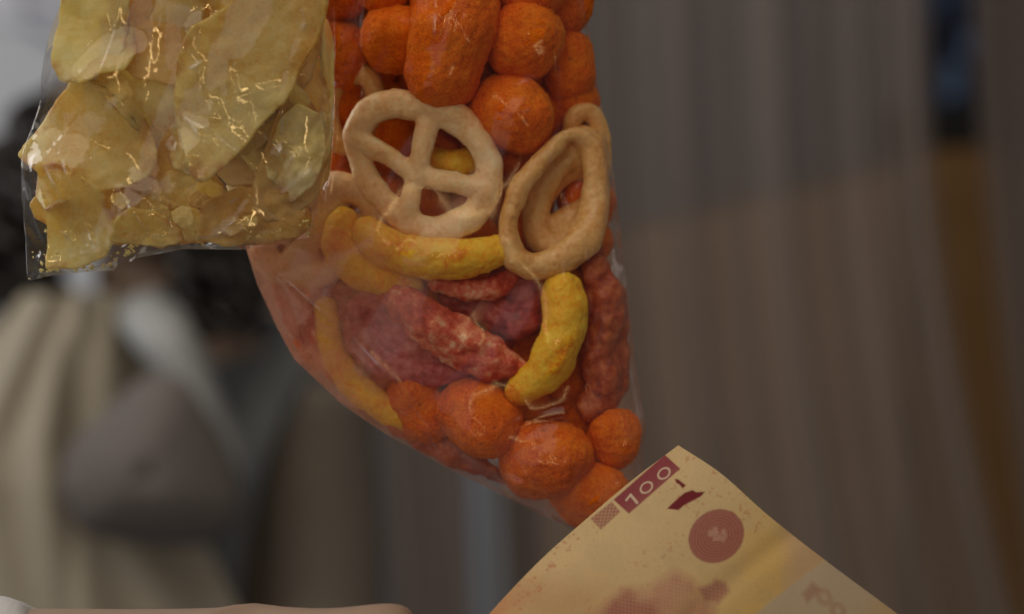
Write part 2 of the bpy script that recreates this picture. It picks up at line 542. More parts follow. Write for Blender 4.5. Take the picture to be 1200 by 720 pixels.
def lathe_head(center, s):
    """head with brow, nose, mouth, chin, ears; centre at eye level"""
    nu, nv = 40, 36
    V = []
    for j in range(nv + 1):
        th = math.pi * j / nv
        for i in range(nu):
            ph = 2 * math.pi * i / nu
            x, y, z = math.sin(th) * math.cos(ph), math.sin(th) * math.sin(ph), math.cos(th)
            w = 0.078 * (1 - 0.28 * max(0, -z) ** 1.4)
            dd = 0.098 * (1 - 0.12 * max(0, -z))
            X, Y, Z = x * w, y * dd, z * 0.118
            front = max(0, -y)
            g = lambda a, b, sx, sz: math.exp(-((X - a) / sx) ** 2 - ((Z - b) / sz) ** 2) * front
            Y -= 0.024 * g(0, -0.026, 0.011, 0.020) + 0.012 * g(0, 0.0, 0.009, 0.02)
            Y += 0.010 * g(0.031, 0.004, 0.016, 0.010) + 0.010 * g(-0.031, 0.004, 0.016, 0.010)
            Y -= 0.007 * g(0, -0.062, 0.020, 0.007) + 0.009 * g(0, -0.098, 0.018, 0.014)
            Y -= 0.004 * g(0, 0.022, 0.05, 0.008)
            e = math.exp(-((Z + 0.01) / 0.026) ** 2 - ((Y - 0.01) / 0.014) ** 2)
            X += math.copysign(0.014 * e, X) if abs(X) > 0.05 else 0
            V.append(np.array([X, Y, Z]) * s + center)
    F = [(j * nu + i, j * nu + (i + 1) % nu, (j + 1) * nu + (i + 1) % nu, (j + 1) * nu + i) for j in range(nv) for i in range(nu)]
    return V, F

M['skin'] = NT('warm_skin')
_t = M['skin']
_c = _t.mixc(_t.noise(60), (0.25, 0.17, 0.125), (0.33, 0.23, 0.175))
M['skin'] = _t.surf(_t.n('ShaderNodeBsdfPrincipled', ins={'Base Color': _c, 'Roughness': 0.5, 'Subsurface Weight': 0.2,
            'Subsurface Radius': (1, 0.35, 0.2), 'Subsurface Scale': 0.006, 'Normal': _t.bump(_t.noise(900), 0.25, 0.0004)}).outputs[0])
M['hair'] = simple('dark_hair', (0.014, 0.010, 0.009), 0.42, 0.3, 60, 0, 0.5)
M['shirt'] = simple('blue_grey_cloth', (0.145, 0.155, 0.165), 0.8, 0.12, 20)
M['apron'] = simple('cream_cloth', (0.36, 0.32, 0.255), 0.8, 0.08, 14, 0.0008)
M['brown_cloth'] = simple('grey_brown_cloth', (0.19, 0.16, 0.132), 0.8, 0.1, 20)
M['strap'] = simple('pale_cloth_band', (0.34, 0.35, 0.36), 0.7, 0.05, 20)
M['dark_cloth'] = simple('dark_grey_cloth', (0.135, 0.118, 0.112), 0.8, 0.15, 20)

def person():
    d = 1.70
    m = pxm(d)
    root = bpy.data.objects.new('person', None); COL.objects.link(root)
    root.location = P(150, 1500, d)
    bpy.context.view_layer.update()
    tag(root, 'person with long dark curly hair, cream apron and blue grey shirt behind the snack bags', 'person')
    def put(name, me, mat):
        o = link(name, me, mat)
        o.parent = root
        o.matrix_parent_inverse = root.matrix_world.inverted()
        return o
    Q = lambda x, y, dd=0: P(x, y, d) + np.array([0, dd, 0])
    J = {'pelvis': (Q(150, 1000), (0.15, 0.11)), 'waist': (Q(150, 800), (0.13, 0.10)), 'chest': (Q(152, 580), (0.15, 0.11)),
         'collar': (Q(160, 430), (0.11, 0.08)), 'neck': (Q(178, 370), 0.052), 'skull': (Q(185, 250, -0.01), 0.06),
         'sr': (Q(330, 462), 0.068), 'er': (Q(372, 700, -0.02), 0.046), 'wr': (Q(350, 900, -0.12), 0.034), 'hr': (Q(330, 980, -0.17), 0.036),
         'sl': (Q(-20, 462), 0.068), 'el': (Q(-75, 700, -0.02), 0.046), 'wl': (Q(-50, 900, -0.12), 0.034), 'hl': (Q(-30, 980, -0.17), 0.036),
         'hip1': (Q(235, 1080), 0.09), 'knee1': (Q(240, 1290), 0.065), 'foot1': (Q(240, 1490), 0.05),
         'hip2': (Q(65, 1080), 0.09), 'knee2': (Q(60, 1290), 0.065), 'foot2': (Q(60, 1490), 0.05)}
    E = [('pelvis', 'waist'), ('waist', 'chest'), ('chest', 'collar'), ('collar', 'neck'), ('neck', 'skull'),
         ('collar', 'sr'), ('sr', 'er'), ('er', 'wr'), ('wr', 'hr'), ('collar', 'sl'), ('sl', 'el'), ('el', 'wl'), ('wl', 'hl'),
         ('pelvis', 'hip1'), ('hip1', 'knee1'), ('knee1', 'foot1'), ('pelvis', 'hip2'), ('hip2', 'knee2'), ('knee2', 'foot2')]
    body = skin_body('body', J, E)
    hv, hf = lathe_head(Q(188, 165, -0.02), 1.0)
    bm = bmesh.new(); bm.from_mesh(body)
    vs = [bm.verts.new(tuple(v)) for v in hv]
    for f in hf:
        try:
            ff = bm.faces.new([vs[i] for i in f]); ff.smooth = True
        except ValueError:
            pass
    bmesh.ops.recalc_face_normals(bm, faces=bm.faces)
    bm.to_mesh(body); bm.free()
    put('body', body, M['skin'])
    # shirt with short sleeves
    S = {'chest': (Q(152, 640), (0.165, 0.122)), 'waist': (Q(150, 1010), (0.160, 0.125)), 'top': (Q(165, 438), (0.135, 0.098)),
         'sr': (Q(322, 446), 0.090), 'sr2': (Q(345, 545), 0.090), 'sl': (Q(-20, 446), 0.090), 'sl2': (Q(-42, 545), 0.090)}
    shirt = skin_body('shirt', S, [('chest', 'waist'), ('chest', 'top'), ('top', 'sr'), ('sr', 'sr2'), ('top', 'sl'), ('sl', 'sl2')])
    put('shirt', shirt, M['shirt'])
    for ex, ey, ez in (('er', 'wr', 1), ('el', 'wl', -1)):
        pts = [np.array(J[ex][0]) + np.array([-ez * 0.010, 0.002, 0.185]), J[ex][0], (np.array(J[ex][0]) + np.array(J[ey][0])) / 2, J[ey][0]]
        v, f = tube(pts, [0.060, 0.058, 0.052, 0.048], n=24, ns=18, caps=False)
        put('undersleeve', mesh_from('undersleeve', v, f), M['brown_cloth'])  # cover added over the bare arm to dull its tone
    # apron front: draped sheet with folds
    nu, nv = 60, 80
    V = []
    for j in range(nv):
        t = j / (nv - 1)
        y = 345 + t * 800
        wl = -70 - 60 * t + 120 * max(0, 0.2 - t) / 0.2
        wr = 214 + 45 * min(1, t / 0.3) + 60 * min(1, max(0, t - 0.3) / 0.17)
        for i in range(nu):
            s = i / (nu - 1)
            x = wl + (wr - wl) * s
            bul = -0.195 + 0.07 * (2 * s - 1) ** 2 + 0.03 * max(0, 0.25 - t) * 4
            fold = 0.005 * math.sin(s * 17 + 2 * t) * (0.4 + t) + 0.010 * math.exp(-((x - 132 - 20 * t) / 9) ** 2) + 0.006 * math.sin(s * 31 - 5 * t)
            V.append(Q(x, y, bul + fold))
    F = [(j * nu + i, j * nu + i + 1, (j + 1) * nu + i + 1, (j + 1) * nu + i) for j in range(nv - 1) for i in range(nu - 1)]
    put('apron', mesh_from('apron', V, F), M['apron'])
    # apron shoulder strap that catches the window light
    V = []
    for k, p in enumerate(catmull([Q(188, 350, -0.12), Q(232, 385, -0.19), Q(268, 440, -0.20), (Q(286, 500, -0.195)), Q(292, 545, -0.19)], 30)):
        wd = 0.017 + 0.004 * math.sin(k * 0.3)
        V += [p + np.array([-wd, 0.006, -0.008]), p + np.array([-wd * 0.4, -0.004, 0]), p + np.array([wd * 0.4, -0.004, 0]), p + np.array([wd, 0.010, 0.006])]
    F = [(k * 4 + i, k * 4 + i + 1, (k + 1) * 4 + i + 1, (k + 1) * 4 + i) for k in range(29) for i in range(3)]
    o = put('strap', mesh_from('strap', V, F), M['strap'])
    sm = o.modifiers.new('thick', 'SOLIDIFY'); sm.thickness = 0.004
    # shading of the shirt, built as a dark sheet across the front
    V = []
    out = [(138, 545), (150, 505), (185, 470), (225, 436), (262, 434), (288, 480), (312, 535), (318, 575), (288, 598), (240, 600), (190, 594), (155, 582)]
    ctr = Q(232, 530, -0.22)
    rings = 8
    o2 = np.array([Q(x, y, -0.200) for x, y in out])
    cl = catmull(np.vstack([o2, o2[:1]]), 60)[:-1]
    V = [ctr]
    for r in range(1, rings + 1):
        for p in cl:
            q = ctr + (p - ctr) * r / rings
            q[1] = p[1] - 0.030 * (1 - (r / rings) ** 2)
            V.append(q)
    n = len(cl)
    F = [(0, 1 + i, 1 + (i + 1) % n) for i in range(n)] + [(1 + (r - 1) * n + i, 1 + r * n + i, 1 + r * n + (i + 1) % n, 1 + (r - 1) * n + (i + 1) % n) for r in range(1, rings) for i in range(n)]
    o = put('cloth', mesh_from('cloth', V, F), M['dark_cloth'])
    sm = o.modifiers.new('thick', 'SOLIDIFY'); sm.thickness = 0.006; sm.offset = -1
    # hair: cap plus curly locks
    parts = []
    V, F = [], []
    nu, nv = 36, 18
    for j in range(nv + 1):
        th = math.pi * 0.62 * j / nv
        for i in range(nu):
            ph = 2 * math.pi * i / nu
            x, y, z = math.sin(th) * math.cos(ph), math.sin(th) * math.sin(ph), math.cos(th)
            k = 1.0 if y > -0.35 else max(0.0, 1 - 1.0 * max(0, th - 0.75))
            V.append(Q(188, 160, -0.008) + np.array([x * 0.083, y * 0.107 * k, z * 0.128]) * (1 + 0.02 * math.sin(9 * ph)))
    F = [(j * nu + i, j * nu + (i + 1) % nu, (j + 1) * nu + (i + 1) % nu, (j + 1) * nu + i) for j in range(nv) for i in range(nu)]
    rr = random.Random(11)
    for k in range(230):
        side = -1 if k % 2 else 1
        a = rr.uniform(0, 1)
        x0 = 188 + side * rr.uniform(60, 108)
        if side < 0:
            x1 = rr.uniform(-40, 92); yb = rr.uniform(270, 372) - max(0, x1 - 60) * 0.6
        else:
            x1 = rr.uniform(225, 308); yb = rr.uniform(300, 398)
            if x1 < 240: yb -= 40
        dep = rr.uniform(-0.15, -0.02)
        pts = []
        ph = rr.uniform(0, 6.28); amp = rr.uniform(0.006, 0.014)
        n = 26
        for i in range(n):
            t = i / (n - 1)
            x = x0 + (x1 - x0) * t ** 0.8 + side * 18 * math.sin(math.pi * t)
            y = 70 + a * 100 + (yb - 70 - a * 100) * t
            p = Q(x, y, dep * t ** 0.7 + 0.03 * (1 - t))
            pts.append(p + amp * (0.3 + t) * np.array([math.cos(ph + t * 22), math.sin(ph + t * 22), 0]))
        v, f = tube(pts, [rr.uniform(0.004, 0.008)] * (n - 1) + [0.001], n=36, ns=5)
        b = len(V); V += list(v); F += [tuple(q + b for q in ff) for ff in f]
    put('hair', mesh_from('hair', V, F), M['hair'])
person()

# ------------------------------------------------------------------ chip bag contents
DA = 0.600
ITEMS_A, ITEMS_B = [], []

def chip(outline, dep, bend=(0, 0, 0), tilt=(0, 0), label=None, mat='chip', seed=0, edge=0.0, D=DA, store=True, thick=0.0007):
    """outline in photo pixels; dep/tilt/bend in mm over the chip's half size"""
    op = np.array(outline, float)
    c = op.mean(0)
    rel = op - c
    ang = np.arctan2(rel[:, 1], rel[:, 0])
    o = np.argsort(ang)
    rel = rel[o]; ang = ang[o]
    rad = np.hypot(rel[:, 0], rel[:, 1])
    na, nr = 110, 22
    A = np.linspace(-math.pi, math.pi, na, endpoint=False)
    xs = np.interp(A, np.concatenate([ang - 2 * math.pi, ang, ang + 2 * math.pi]), np.tile(rel[:, 0], 3))
    ys = np.interp(A, np.concatenate([ang - 2 * math.pi, ang, ang + 2 * math.pi]), np.tile(rel[:, 1], 3))
    for _ in range(2):
        xs = 0.25 * np.roll(xs, 1) + 0.5 * xs + 0.25 * np.roll(xs, -1)
        ys = 0.25 * np.roll(ys, 1) + 0.5 * ys + 0.25 * np.roll(ys, -1)
    cs = np.c_[np.cos(A) * 2, np.sin(A) * 2, np.full(na, seed)]
    jit = 1.07 + 0.03 * vnoise(cs, 2.0, seed) + 0.012 * vnoise(cs, 8.0, seed) + 0.006 * vnoise(cs, 22.0, seed)
    xs, ys = xs * jit, ys * jit
    half = rad.mean()
    m = pxm(D)
    V, R = [(0, 0, 0.0)], [0.0]
    for r in range(1, nr + 1):
        f = r / nr
        for i in range(na):
            x, y = xs[i] * f, ys[i] * f
            V.append((x, y, f)); R.append(f)
    V = np.array(V); R = np.array(R)
    xn, yn = V[:, 0] / half, V[:, 1] / half
    dz = tilt[0] * xn + tilt[1] * yn + bend[0] * xn ** 2 + bend[1] * yn ** 2 + bend[2] * xn * yn
    q = np.c_[xn, yn, np.full(len(xn), seed * 3.1)]
    rs = np.random.default_rng(seed + 900)
    for _ in range(2):
        fa = rs.uniform(0, math.pi); fo = rs.uniform(-0.35, 0.35)
        sd = xn * math.cos(fa) + yn * math.sin(fa) - fo
        dz = dz + rs.choice([-1, 1]) * rs.uniform(2.0, 4.5) * np.sqrt(sd ** 2 + 0.12)
    dz = dz + 3.4 * fbm(q, 1.6, seed) + 0.8 * fbm(q, 4, seed + 5) + 0.2 * fbm(q, 12, seed + 6) + edge * np.maximum(0, R - 0.7) * 3.3 * (0.6 + 0.6 * vnoise(q, 1.5, seed + 9))
    dz = dz * min(1.0, half / 32) ** 1.6
    W = np.c_[V[:, 0] * m, dz * 0.001, -V[:, 1] * m]
    F = [(0, 1 + i, 1 + (i + 1) % na) for i in range(na)]
    for r in range(nr - 1):
        for i in range(na):
            a, b = 1 + r * na, 1 + (r + 1) * na
            F.append((a + i, b + i, b + (i + 1) % na, a + (i + 1) % na))
    loc = P(c[0], c[1], D) + np.array([0, dep * 0.001, 0])
    me = mesh_from('potato_chip', W, F)
    at = me.attributes.new('rim', 'FLOAT', 'POINT')
    at.data.foreach_set('value', np.clip((R - 0.80) / 0.2, 0, 1))
    ob = link('potato_chip', me, M[mat], None, loc)
    s = ob.modifiers.new('thick', 'SOLIDIFY'); s.thickness = thick; s.offset = 0
    tag(ob, label or 'thin pale yellow potato chip packed deep in the chip bag', 'chip', 'potato chips in the clear bag')
    if store:
        ITEMS_A.append((W + loc, F))
    return ob

# front layer, each read off the photograph
chip([(88, -40), (150, -45), (158, 0), (150, 60), (128, 96), (105, 98), (86, 100), (74, 80), (78, 30)], -5, (1.5, 2, 1), (3, 0),
     'upright pale potato chip along the left edge of the chip bag', seed=1)
chip([(150, -60), (240, -60), (238, 20), (225, 60), (228, 125), (205, 158), (180, 165), (165, 120), (140, 92), (138, 20)], -2, (2.5, 1, 0), (0, -1),
     'tall yellow potato chip in the middle of the bag, curling over', seed=2)
chip([(30, 182), (62, 140), (95, 96), (118, 93), (142, 100), (160, 120), (176, 152), (186, 185), (180, 205), (150, 217), (118, 224), (96, 226), (70, 214), (45, 196)], -10, (-2.5, -1.5, 0.5), (-3.2, 0),
     'broad pale potato chip with browned lower edge near the bag corner', seed=3, edge=0.8)
chip([(104, 88), (116, 82), (138, 84), (152, 94), (166, 122), (182, 150), (196, 172), (188, 180), (170, 158), (152, 138), (142, 112), (122, 96)], -12.5, (4, 2, 2), (2, 1),
     'narrow curled potato chip lapping over the broad pale one', seed=4, thick=0.0016)
chip([(236, 45), (262, 30), (290, 5), (330, -40), (392, -40), (386, 20), (372, 62), (352, 90), (340, 125), (318, 140), (300, 165), (272, 195), (252, 214), (240, 205), (228, 170), (219, 130), (222, 80)], -11, (-2.5, -1.5, 2), (-1.5, 1),
     'largest golden potato chip, under the curly glints of the cellophane', seed=5)
chip([(376, 20), (388, 28), (393, 70), (391, 130), (387, 185), (380, 200), (376, 150), (378, 90)], -5, (2, 0, 0), (5, 0),
     'slim potato chip standing on edge at the right side of the chip bag', seed=6)
chip([(345, 92), (372, 70), (384, 110), (388, 160), (384, 205), (368, 235), (340, 255), (312, 258), (300, 230), (310, 190), (330, 140)], -5, (-2, 1, -1), (3, 1),
     'brownish potato chip behind the largest golden one', 'chip_deep', seed=7)
chip([(196, 150), (212, 140), (232, 142), (240, 165), (240, 196), (226, 206), (206, 196), (196, 176)], -4, (4, 3, 0), (0, -2),
     'small hollow curled potato chip between two large ones', 'chip', seed=8)
chip([(56, 196), (98, 204), (128, 228), (142, 262), (132, 300), (96, 311), (62, 314), (64, 285), (64, 240)], -5, (-3, -1, 2), (-3, 3),
     'pale potato chip filling the lower corner of the bag', seed=9)
chip([(148, 262), (165, 248), (190, 252), (214, 270), (222, 284), (196, 289), (165, 287), (140, 284)], -8, (-1, 0, 0), (1, 2),
     'whitish broken potato chip at the bottom seam', 'chip', seed=10)
chip([(250, 240), (285, 222), (320, 225), (350, 232), (366, 258), (350, 276), (310, 284), (270, 288), (240, 280)], -5, (-2, 0, 1), (2, 2),
     'greenish yellow potato chip lying along the bag bottom', 'chip_deep', seed=12)
chip([(190, 205), (225, 200), (262, 222), (272, 252), (252, 280), (212, 284), (182, 260), (176, 228)], -3, (2, 1, -2), (-2, 1),
     'tilted potato chip low in the bag among crumbs', 'chip', seed=13)
chip([(130, 215), (165, 205), (196, 215), (200, 250), (180, 280), (145, 285), (122, 262), (120, 230)], 3, (-2, -1, 2), (1, -2),
     'orange brown potato chip in the shade below the broad pale one', 'chip_deep', seed=14)
chip([(330, 150), (352, 128), (378, 140), (384, 180), (372, 215), (344, 236), (326, 220), (318, 185)], -8.5, (3, -1, 1), (-2, 1),
     'folded potato chip near the white fold at the right side', 'chip', seed=15)
# deeper layers
rr = random.Random(5)
spots = [(120, 60), (190, 30), (255, 20), (320, 60), (90, 150), (150, 170), (210, 110), (270, 120), (340, 190), (100, 235), (170, 235), (230, 240), (300, 215), (330, 255), (250, 70), (365, 100), (75, 205), (185, 265), (280, 262), (305, 175), (325, 150), (290, 150), (350, 215), (300, 235), (150, 120), (60, 240)]
for k, (x, y) in enumerate(spots):
    R0 = rr.uniform(52, 70) if y < 190 else rr.uniform(34, 46)
    R0 = max(24, min(R0, x - (34 if y > 150 else 78), (386 if y < 180 else 372) - x, 304 - y, (284 - y) if x > 150 else 99))
    pol = [(x + R0 * rr.uniform(0.8, 1.1) * math.cos(a), y + R0 * rr.uniform(0.75, 1.1) * math.sin(a)) for a in np.linspace(0, 6.283, 11)[:-1]]
    chip(pol, rr.uniform(-3, 8), (rr.uniform(-5, 5), rr.uniform(-5, 5), rr.uniform(-4, 4)), (rr.uniform(-7, 7), rr.uniform(-7, 7)), mat='chip_deep' if k % 2 else 'chip', seed=30 + k)
for k in range(16):
    x, y = rr.uniform(130, 360), rr.uniform(-230, -40)
    pol = [(x + 45 * rr.uniform(0.8, 1.1) * math.cos(a), y + 45 * rr.uniform(0.75, 1.1) * math.sin(a)) for a in np.linspace(0, 6.283, 11)[:-1]]
    chip(pol, rr.uniform(-9, 10), (rr.uniform(-4, 4), rr.uniform(-4, 4), rr.uniform(-3, 3)), (rr.uniform(-4, 4), rr.uniform(-4, 4)), mat='chip', seed=60 + k,
         label='thin yellow potato chip near the gathered top of the chip bag')
for k in range(8):
    x = rr.uniform(120, 360); y = rr.uniform(238, 282) - (6 if x > 320 else 0)
    R0 = rr.uniform(7, 15)
    pol = [(x + R0 * rr.uniform(0.6, 1.2) * math.cos(a), y + R0 * rr.uniform(0.5, 1.0) * math.sin(a)) for a in np.linspace(0, 6.283, 8)[:-1]]
    chip(pol, rr.uniform(-10, -6), (rr.uniform(-1, 1), rr.uniform(-1, 1), 0), (rr.uniform(-2, 2), rr.uniform(-2, 2)), mat='chip' if k % 2 else 'chip_deep', seed=200 + k,
         label='small broken potato chip fragment among crumbs at the bag bottom')
# crumbs
def crumbs():
    V, F = [], []
    r2 = random.Random(3)
    for k in range(220):
        t = r2.random()
        x = 45 + 320 * t
        yb = 322 - 32 * min(1, max(0, (x - 120) / 60)) - 10 * max(0, (x - 300) / 60)
        y = yb - abs(r2.gauss(0, 1)) * 26 - 3
        c = P(x, y, DA) + np.array([0, r2.uniform(-0.008, 0.002), 0])
        s = r2.uniform(0.0003, 0.0010)
        b = len(V)
        for a in ((1, 0, 0), (-1, 0, 0), (0, 1, 0), (0, -1, 0), (0, 0, 1), (0, 0, -1)):
            V.append(c + s * np.array(a) * np.array([r2.uniform(0.5, 1.3) for _ in range(3)]))
        for f in ((0, 2, 4), (2, 1, 4), (1, 3, 4), (3, 0, 4), (2, 0, 5), (1, 2, 5), (3, 1, 5), (0, 3, 5)):
            F.append(tuple(b + i for i in f))
    V, c = recenter(V)
    o = link('chip_crumbs', mesh_from('chip_crumbs', V, F, False), M['chip'], None, c)
    tag(o, 'fine yellow potato chip crumbs gathered along the bottom of the chip bag', 'crumbs')
    o['kind'] = 'stuff'
crumbs()

# ------------------------------------------------------------------ mixed snack contents
DB = 0.632

def snack(name, shells, mat, label, category, group, amp=(0.0010, 0.00025), seed=0, D=DB, voxel=0.0007, smooth=5, big=110, flat=1.0):
    """shells: list of (points [(px, py, depth mm)], radius px or list, closed)"""
    m = pxm(D)
    parts = []
    for sh in shells:
        pts, rad = sh[0], sh[1]
        closed = len(sh) > 2 and sh[2]
        W = [P(p[0], p[1], D + (p[2] if len(p) > 2 else 0) * 0.001) for p in pts]
        if len(W) == 1:
            W = [W[0] - np.array([0.0006, 0, 0]), W[0] + np.array([0.0006, 0, 0.0003])]
        rad = np.atleast_1d(np.array(rad, float)) * m
        if len(rad) == 1:
            rad = np.repeat(rad, len(W))
        parts.append(tube(W, rad, n=max(10, 8 * len(W)), ns=16, closed=closed))
    if flat != 1.0:
        ym = np.mean([np.mean([q[1] for q in v]) for v, f in parts])
        parts = [([np.array([q[0], ym + (q[1] - ym) * flat, q[2]]) for q in v], f) for v, f in parts]
    co, no, fs = fuse(parts, voxel, smooth)
    dsp = amp[0] * fbm(co, big, seed, 2) + amp[1] * fbm(co, 700, seed + 3, 2)
    co = co + no * dsp[:, None]
    v, c = recenter(co)
    ob = link(name, mesh_from(name, v, fs), M[mat], None, c)
    tag(ob, label, category, group)
    ITEMS_B.append((co, fs))
    return ob

GP = 'orange cheese puffs in the snack bag'
puffs = [
    ([(533, -45, -7), (531, 0, -8), (527, 45, -9), (521, 82, -9)], [46, 50, 50, 45], 'puff', 'long orange cheese puff hanging over the pretzel wheel'),
    ([(462, 42, -3), (461, 54, -2)], [38, 38], 'puff', 'round orange cheese puff tucked left of the long one'),
    ([(620, 42, -3), (612, 54, -2)], [42, 43], 'puff', 'plump orange cheese puff right of the long one'),
    ([(580, 126, 0), (600, 132, -3), (617, 140, -3)], [36, 42, 39], 'puff', 'orange cheese puff with a dark pit touching the pretzel wheel'),
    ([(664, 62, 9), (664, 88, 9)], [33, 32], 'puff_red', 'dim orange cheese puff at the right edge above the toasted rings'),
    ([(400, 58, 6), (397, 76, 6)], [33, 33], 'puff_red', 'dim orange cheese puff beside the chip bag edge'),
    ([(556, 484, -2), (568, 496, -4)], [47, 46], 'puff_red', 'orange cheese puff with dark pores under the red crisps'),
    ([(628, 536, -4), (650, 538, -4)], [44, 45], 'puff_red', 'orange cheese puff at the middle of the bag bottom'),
    ([(722, 508, 0), (722, 520, 0)], [32, 32], 'puff', 'small orange cheese puff by the right edge of the bag bottom'),
    ([(684, 580, 0), (706, 584, 0)], [40, 38], 'puff', 'lowest orange cheese puff, half hidden by the banknote'),
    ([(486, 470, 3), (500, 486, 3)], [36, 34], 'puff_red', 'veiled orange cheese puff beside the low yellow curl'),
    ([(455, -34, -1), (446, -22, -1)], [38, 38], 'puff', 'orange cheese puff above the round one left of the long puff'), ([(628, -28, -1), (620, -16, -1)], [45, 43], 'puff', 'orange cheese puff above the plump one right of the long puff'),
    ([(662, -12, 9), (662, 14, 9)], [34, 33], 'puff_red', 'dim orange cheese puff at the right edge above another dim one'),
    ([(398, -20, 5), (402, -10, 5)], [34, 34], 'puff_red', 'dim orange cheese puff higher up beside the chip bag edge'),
    ([(455, -115, -3), (470, -100, -3)], [44, 44], 'puff', None), ([(600, -90, -4), (610, -70, -3)], [46, 44], 'puff', None),
    ([(540, -150, -4), (530, -130, -3)], [46, 46], 'puff', None), ([(400, -140, 0), (410, -120, 0)], [44, 44], 'puff', None),
    ([(650, -150, 3), (655, -120, 3)], [42, 42], 'puff', None),
]
for k, (pts, r, mt, lb) in enumerate(puffs):
    if lb is None:
        lb = 'orange cheese puff near the gathered top of the snack bag' if pts[0][1] < -60 else 'dark orange cheese puff showing in gaps behind the front snacks'
    snack('cheese_puff', [(pts, r)], mt, lb, 'cheese puff', GP, amp=(0.0024, 0.00045), seed=100 + k, voxel=0.0006, big=75)

rf = random.Random(8)
for y in range(-30, 560, 52):
    for x in range(330, 730, 58):
        xl = 345 - 0.2 * y if y < 285 else 287 + (y - 285) * 0.42 if y < 420 else 345 + (y - 420) * 1.25
        xr = 690 + 0.13 * y
        if x - 30 < xl or x + 28 > xr or y > 514 + (x - 460) * 0.45 - 45:
            continue
        jx, jy = rf.uniform(-10, 10), rf.uniform(-10, 10)
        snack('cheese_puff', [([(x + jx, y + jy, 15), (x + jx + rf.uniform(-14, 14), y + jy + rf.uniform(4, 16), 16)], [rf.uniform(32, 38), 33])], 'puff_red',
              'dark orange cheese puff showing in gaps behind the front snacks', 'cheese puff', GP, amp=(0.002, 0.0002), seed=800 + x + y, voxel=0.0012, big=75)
# pale wheel
ring = [(419, 165, -3), (432, 134, -5), (462, 122, -7), (500, 127, -8), (540, 143, -8), (566, 175, -8), (572, 215, -8), (556, 252, -8), (518, 268, -8), (482, 260, -7), (452, 236, -5), (428, 205, -3)]
hub = (488, 206, -8)
snack('wheel_snack', [(ring, [15, 17, 18, 17, 18, 18, 17, 17, 17, 16, 15, 15], True), ([(504, 132, -8), (496, 170, -9), hub], [15, 13, 14]), ([hub, (482, 235, -9), (478, 262, -7)], [14, 14, 16]), ([hub, (530, 212, -9), (566, 220, -8)], [14, 13, 15]), ([(424, 166, -5), (455, 184, -7), hub], [13, 12, 13])],
      'wheel', 'pale fried wheat wheel with four spokes, whole and facing outward', 'fried snack', 'fried wheat wheels in the snack bag', amp=(0.0016, 0.00022), seed=300, voxel=0.0006, smooth=4, flat=0.75)
# toasted ring, seen from the side
r1 = [(668, 158, -3), (640, 182, -7), (612, 218, -9), (596, 262, -9), (600, 298, -9), (622, 312, -8), (652, 304, -6), (682, 282, -3), (695, 245, 0), (697, 200, 1), (688, 168, 0)]
r2 = [(690, 166, 5), (664, 190, 4), (636, 226, 3), (628, 262, 3), (640, 288, 3), (668, 280, 4), (692, 250, 5), (699, 205, 6)]
snack('wheel_snack', [(r1, [10, 11, 12, 12, 13, 15, 18, 20, 19, 17, 13], True), (r2, 16, True), ([(634, 232, 6), (662, 205, 7), (690, 190, 6)], 15), ([(640, 270, 6), (672, 250, 7), (694, 235, 6)], 14)],
      'wheel_dark', 'toasted fried wheat ring turned sideways with an open hollow', 'fried snack', 'fried wheat wheels in the snack bag', amp=(0.0016, 0.00022), seed=301, voxel=0.0006, smooth=5)
r3 = [(672, 140, 7), (690, 132, 8), (702, 150, 9), (706, 190, 10), (690, 215, 11), (668, 190, 10)]
snack('wheel_snack', [(r3, 11, True)], 'wheel_dark', 'toasted wheat ring peeking out above the sideways ring', 'fried snack', 'fried wheat wheels in the snack bag', amp=(0.0006, 0.0001), seed=302)
r4 = [(395, 218, 0), (430, 232, -1), (440, 262, 2), (410, 300, 3), (370, 322, 3), (325, 318, 3), (308, 290, 4), (325, 255, 4), (360, 225, 3)]
snack('wheel_snack', [(r4, 17, True), ([(400, 225, 2), (370, 270, 3), (340, 315, 4)], 18), ([(320, 270, 4), (370, 272, 3), (430, 262, 3)], 15)],
      'wheel', 'pale pinkish fried wheat wheel under the chip bag', 'fried snack', 'fried wheat wheels in the snack bag', amp=(0.0008, 0.0001), seed=303)
r5 = [(400, 95, 6), (430, 88, 6), (440, 120, 7), (425, 160, 7), (398, 170, 7), (385, 130, 7)]
snack('wheel_snack', [(r5, 12, True)], 'wheel_dark', 'toasted wheat ring in the shade left of the pale wheel', 'fried snack', 'fried wheat wheels in the snack bag', amp=(0.0006, 0.0001), seed=304)

GC = 'yellow corn curls in the snack bag'
snack('corn_curl', [([(430, 272, -5), (448, 287, -6), (490, 300, -8), (540, 303, -8), (586, 294, -7)], [20, 23, 24, 24, 20])], 'curl', 'yellow corn curl lying right under the pale wheel', 'corn curl', GC, (0.0012, 0.0003), 400, big=150)
snack('corn_curl', [([(402, 262, -3), (399, 290, -3), (420, 316, -2), (455, 330, -1), (480, 334, 0)], [20, 23, 23, 20, 16])], 'curl', 'yellow corn curl with orange dust bending down beside the pale pinkish wheel', 'corn curl', GC, (0.0012, 0.0003), 401, big=150)
snack('corn_curl', [([(660, 342, -6), (662, 368, -7), (655, 402, -8), (640, 434, -8), (612, 456, -7)], [25, 26, 27, 25, 19])], 'curl', 'plump yellow corn curl standing upright beside the red crisps', 'corn curl', GC, (0.0012, 0.0003), 402, big=150)
snack('corn_curl', [([(382, 362, 3), (386, 402, 3), (410, 442, 3), (450, 478, 3), (494, 506, 3)], [14, 17, 18, 18, 16])], 'curl', 'long yellow corn curl along the lower left side of the bag', 'corn curl', GC, (0.0012, 0.0003), 403, big=150)
